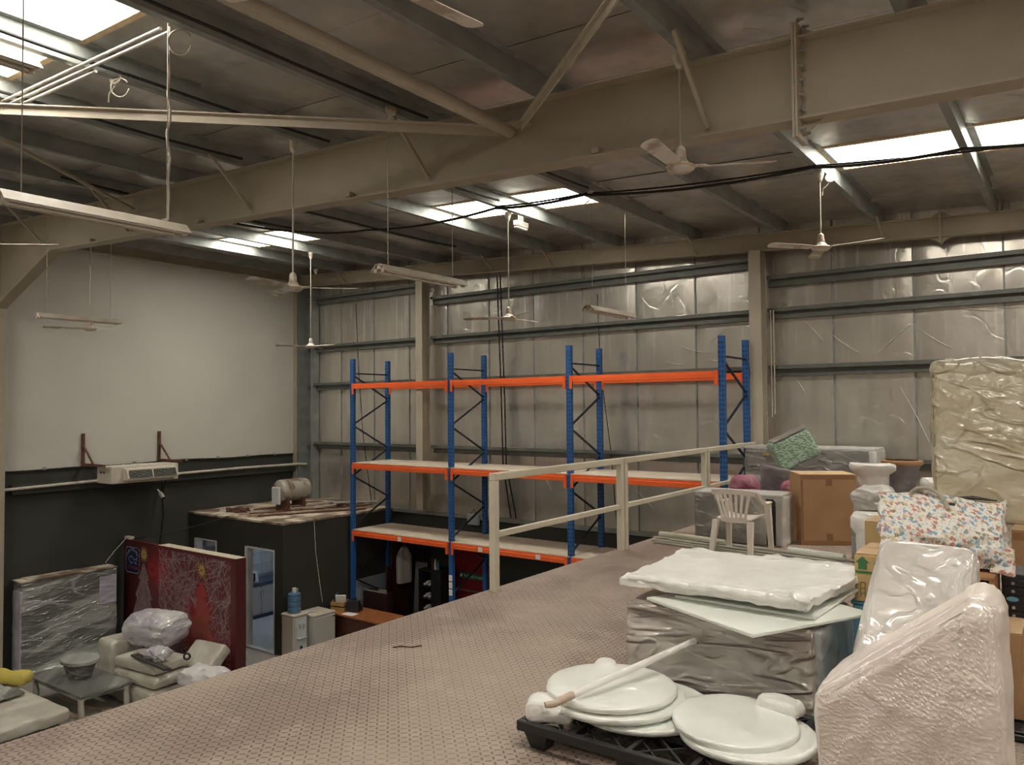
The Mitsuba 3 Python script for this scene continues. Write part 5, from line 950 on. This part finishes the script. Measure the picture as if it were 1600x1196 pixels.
put('film_heap', R3(soft(.42, .36, .34, .12, 20, .05, 6, 81, wr=.02, ws=9), 0, (-1.80, 9.05, .475)), 'film_pale', smooth=50, label='crumpled heap of clear film between the brown box and the floral bag', cat='film'); put('storage_block', cb(-2.02, -1.6, 8.88, 9.24, 0, .47, .02), 'film_grey', label='wrapped grey block under the crumpled film heap', cat='block')
ws = thing('wrapped_stool', 'small white wrapped stool left of the tan carton behind the bag', 'stool')
v, f = lathe([(0, 0), (.12, 0), (.14, .3), (.15, .62), (.19, .68), (.19, .76), (.16, .80), (0, .80)], 30); v[:, :2] *= (1 + .10 * nz(v, 9, 6))[:, None]; put('body', (v + V(-1.40, 7.0, 0), f), 'bubble_white', ws, smooth=50)
# ------------------------------------------------------------------ wrapped furniture on the ground floor, left
mat('film_steel', streaky([.13, .135, .125], [.42, .43, .41], .9, 7.0), .15, spec=1.0, bump=b_streak, bscale=.018, eps=2e-3, clearcoat=.8)
mat('film_lilac', milky([.40, .38, .46], [.52, .50, .56], .4, .7), .25, bump=b_film, bscale=.010, clearcoat=.5)
mat('film_ivory', milky([.44, .41, .35], [.60, .57, .51], .38, .7), .25, spec=.8, bump=b_film, bscale=.010, clearcoat=.6)
mat('duvet_bag', streaky([.44, .42, .47], [.74, .72, .71], 2.0, 7.0), .15, spec=1.0, bump=b_streak, bscale=.018, eps=2e-3, clearcoat=.9)
mat('dark_steel', [.06, .055, .05], .5); mat('yellow_foam', [.55, .45, .10], .6)
wbx = thing('wrapped_board', 'tall flat carton pack wrapped in grey film leaning by the white wall', 'pack')
put('body', R3(soft(.36, 1.78, 1.80, .015, 40, .008, 3, 91, wr=.012, ws=4, wdir=(.2, .3, 1.0)), 0, (-16.23, 7.25, ZF)), 'film_steel', wbx, smooth=50)
put('end_film', R3(soft(.35, .03, 1.62, .012, 26, .008, 4, 92), 0, (-16.23, 6.355, ZF)), 'film_lilac', wbx, smooth=50)
put('top_board', cb(-16.44, -16.03, 6.34, 8.15, -1.515, -1.49, .004), 'dusty_top', wbx); put('top_board', cb(-16.42, -16.02, 6.5, 7.5, -1.49, -1.475, .004), 'dusty_top', wbx)
put('side_strip', R3(bx(-.002, .002, 0, .34, 0, .55), 0, (-16.035, 7.78, -2.2)), 'film_lilac', wbx)
put('foot_film', R3(soft(.5, 1.9, .16, .05, 26, .03, 5, 93, wr=.015), 0, (-16.1, 7.25, ZF)), 'film_steel', wbx, smooth=50)
sf2 = thing('wrapped_daybed', 'low ivory sofa base wrapped in film below the stacked cushions', 'sofa')
put('base', R3(soft(1.85, 1.2, .33, .06, 30, .008, 4, 101, wr=.008), 0, (-13.4, 7.48, ZF)), 'film_ivory', sf2, smooth=50)
put('arm', R3(soft(.55, .62, .86, .10, 20, .02, 4, 102, wr=.01), 0, (-14.35, 7.35, ZF)), 'film_ivory', sf2, smooth=50)
put('seat_cushion', R3(soft(1.22, .74, .17, .06, 26, .008, 5, 103, wr=.006, puff=.008), 4, (-13.1, 7.28, -2.94)), 'film_ivory', smooth=50, label='lower ivory seat cushion in film on the sofa base', cat='cushion')
put('seat_cushion', R3(soft(1.12, .68, .17, .05, 26, .008, 5, 104, wr=.006, puff=.008), 6, (-13.15, 7.28, -2.73)), 'film_ivory', smooth=50, label='upper ivory seat cushion in film under the white bag', cat='cushion')
put('seat_cushion', ap(soft(.75, .55, .22, .06, 20, .015, 5, 105, wr=.012), lambda v: rz(rx(v, 38), 10) + V(-12.62, 8.02, -2.76)), 'film_ivory', smooth=50, label='ivory cushion in film tilted against the red panel', cat='cushion')
v, f = soft(1.15, .75, .56, .27, 30, .05, 2.6, 106, wr=.022, ws=7, wdir=(1.0, .2, .4)); rdg = .03 * np.sin(v[:, 2] * 34) * np.clip((v[:, 0] + .05) * 3, 0, 1); v[:, 1] -= rdg
put('duvet_bag', (rz(v, 12) + V(-13.68, 7.66, -2.535), f), 'duvet_bag', smooth=55, label='big white bag of folded duvets lying on top of the cushions', cat='bag')
put('lace_bundle', (soft(.42, .34, .17, .08, 26, .05, 7, 107, wr=.03, ws=14)[0] + V(-12.72, 7.16, -2.50), soft(.42, .34, .17, .08, 26, .05, 7, 107, wr=.03, ws=14)[1]), 'duvet_bag', smooth=40, label='crumpled bundle of white cloth on the cushions below the duvet bag', cat='cloth')
for i, lab in enumerate(('nearest', 'middle', 'farthest')): put('metal_rail', bar((-13.25, 6.98 + i * .05, -2.50), (-12.05, 6.90 + i * .05, -2.50 - .01 * i), .03, .035), 'dark_steel', label='%s of three dark metal rails lying across the ivory cushions' % lab, cat='rail')
ringp = [(.05 * math.cos(a), 0, .05 * math.sin(a)) for a in np.linspace(0, 2 * math.pi, 17)]
put('tape_ring', ap(tube(ringp, .016, 8, False), lambda v: rz(v, 40) + V(-12.28, 7.42, -2.46)), 'black_cable', smooth=True, label='small black ring of tape standing on the ivory cushions', cat='tape')
put('sheet_heap', R3(soft(.85, .5, .26, .12, 26, .05, 4, 108, wr=.03, ws=9), 15, (-11.9, 7.5, -2.88)), 'duvet_bag', smooth=50, label='shiny crumpled plastic sheet at the right end of the sofa base', cat='plastic sheet')
put('sheet_support', cb(-12.25, -11.5, 7.25, 7.8, ZF, -2.93, .03), 'film_ivory', label='ivory wrapped block under the crumpled plastic sheet', cat='block')
tbx = thing('wrapped_side_table', 'square low table with film wrapped legs, carrying a grey bowl', 'table')
put('top', R3(soft(1.75, .88, .045, .015, 30, .006, 6, 111), 1, (-13.85, 6.42, -2.895)), 'film_steel', tbx, smooth=50)
put('apron', join([bx(-14.68, -13.02, 6.02, 6.05, -2.95, -2.89), bx(-14.68, -13.02, 6.78, 6.81, -2.95, -2.89), bx(-13.05, -13.02, 6.05, 6.78, -2.95, -2.89)]), 'film_steel', tbx)
for x, y in ((-13.03, 6.05), (-13.03, 6.78), (-14.66, 6.05), (-14.66, 6.78)):
    put('leg', tube([(x, y, ZF), (x + .012, y, -3.15), (x - .008, y, -3.0), (x, y, -2.90)], [.04, .05, .042, .055], 10), 'film_ivory', tbx, smooth=60)
bw = thing('planter_bowl', 'dark grey tapered bowl wrapped in clear film on the low table', 'bowl')
v, f = lathe([(0, 0), (.20, 0), (.22, .02), (.33, .30), (.345, .32), (.33, .325), (.21, .05), (0, .05)], 36)
put('bowl', (v * V(1.0, .8, 1) + V(-13.95, 6.45, -2.85), f), 'film_dark', bw, smooth=40); put('film_cover', (lathe([(0, .03), (.2, .022), (.33, .012), (.36, .0), (.355, -.05), (.345, -.055)], 30)[0] * V(1, .8, 1) + V(-13.95, 6.45, -2.535), lathe([(0, .03), (.2, .022), (.33, .012), (.36, .0), (.355, -.05), (.345, -.055)], 30)[1]), 'film_steel', bw, smooth=50)
bdx = thing('wrapped_bed', 'low wrapped mattress bed at the lower left corner', 'bed')
put('mattress', R3(soft(2.5, 1.75, .20, .07, 34, .012, 3, 121, wr=.008), 1, (-13.55, 4.68, -2.95)), 'film_ivory', bdx, smooth=50)
put('bed_frame', cb(-14.7, -12.38, 3.9, 5.45, -3.06, -2.95, .02), 'dark_steel', bdx)
for x, y in ((-12.5, 5.4), (-12.5, 3.95), (-14.6, 5.4), (-14.6, 3.95)): put('leg', cb(x - .04, x + .04, y - .04, y + .04, ZF, -3.06, .006), 'dark_steel', bdx)
put('yellow_roll', ap(soft(.9, .26, .20, .09, 22, .03, 5, 122, wr=.012), lambda v: rz(v, 25) + V(-14.25, 5.42, -2.72)), 'yellow_foam', smooth=50, label='yellow foam roll lying on the wrapped bed', cat='roll')
put('scrim_pad', ap(soft(.7, .45, .05, .02, 20, .03, 9, 123, wr=.012, ws=14), lambda v: rz(v, 10) + V(-13.75, 5.12, -2.725)), 'film_steel', smooth=50, label='crumpled greenish scrap of bubble film on the wrapped bed', cat='bubble film')
for i, (x, y) in enumerate(((-13.4, 6.1), (-13.6, 6.5))): put('floor_plank', ap(cb(-.9, .9, -.07, .07, 0, .03, .004), lambda v, y=y: rz(v, 8) + V(-13.6, y, ZF)), 'timber_dusty', label='%s pale plank on the floor under the low table' % ('front', 'rear')[i], cat='plank')
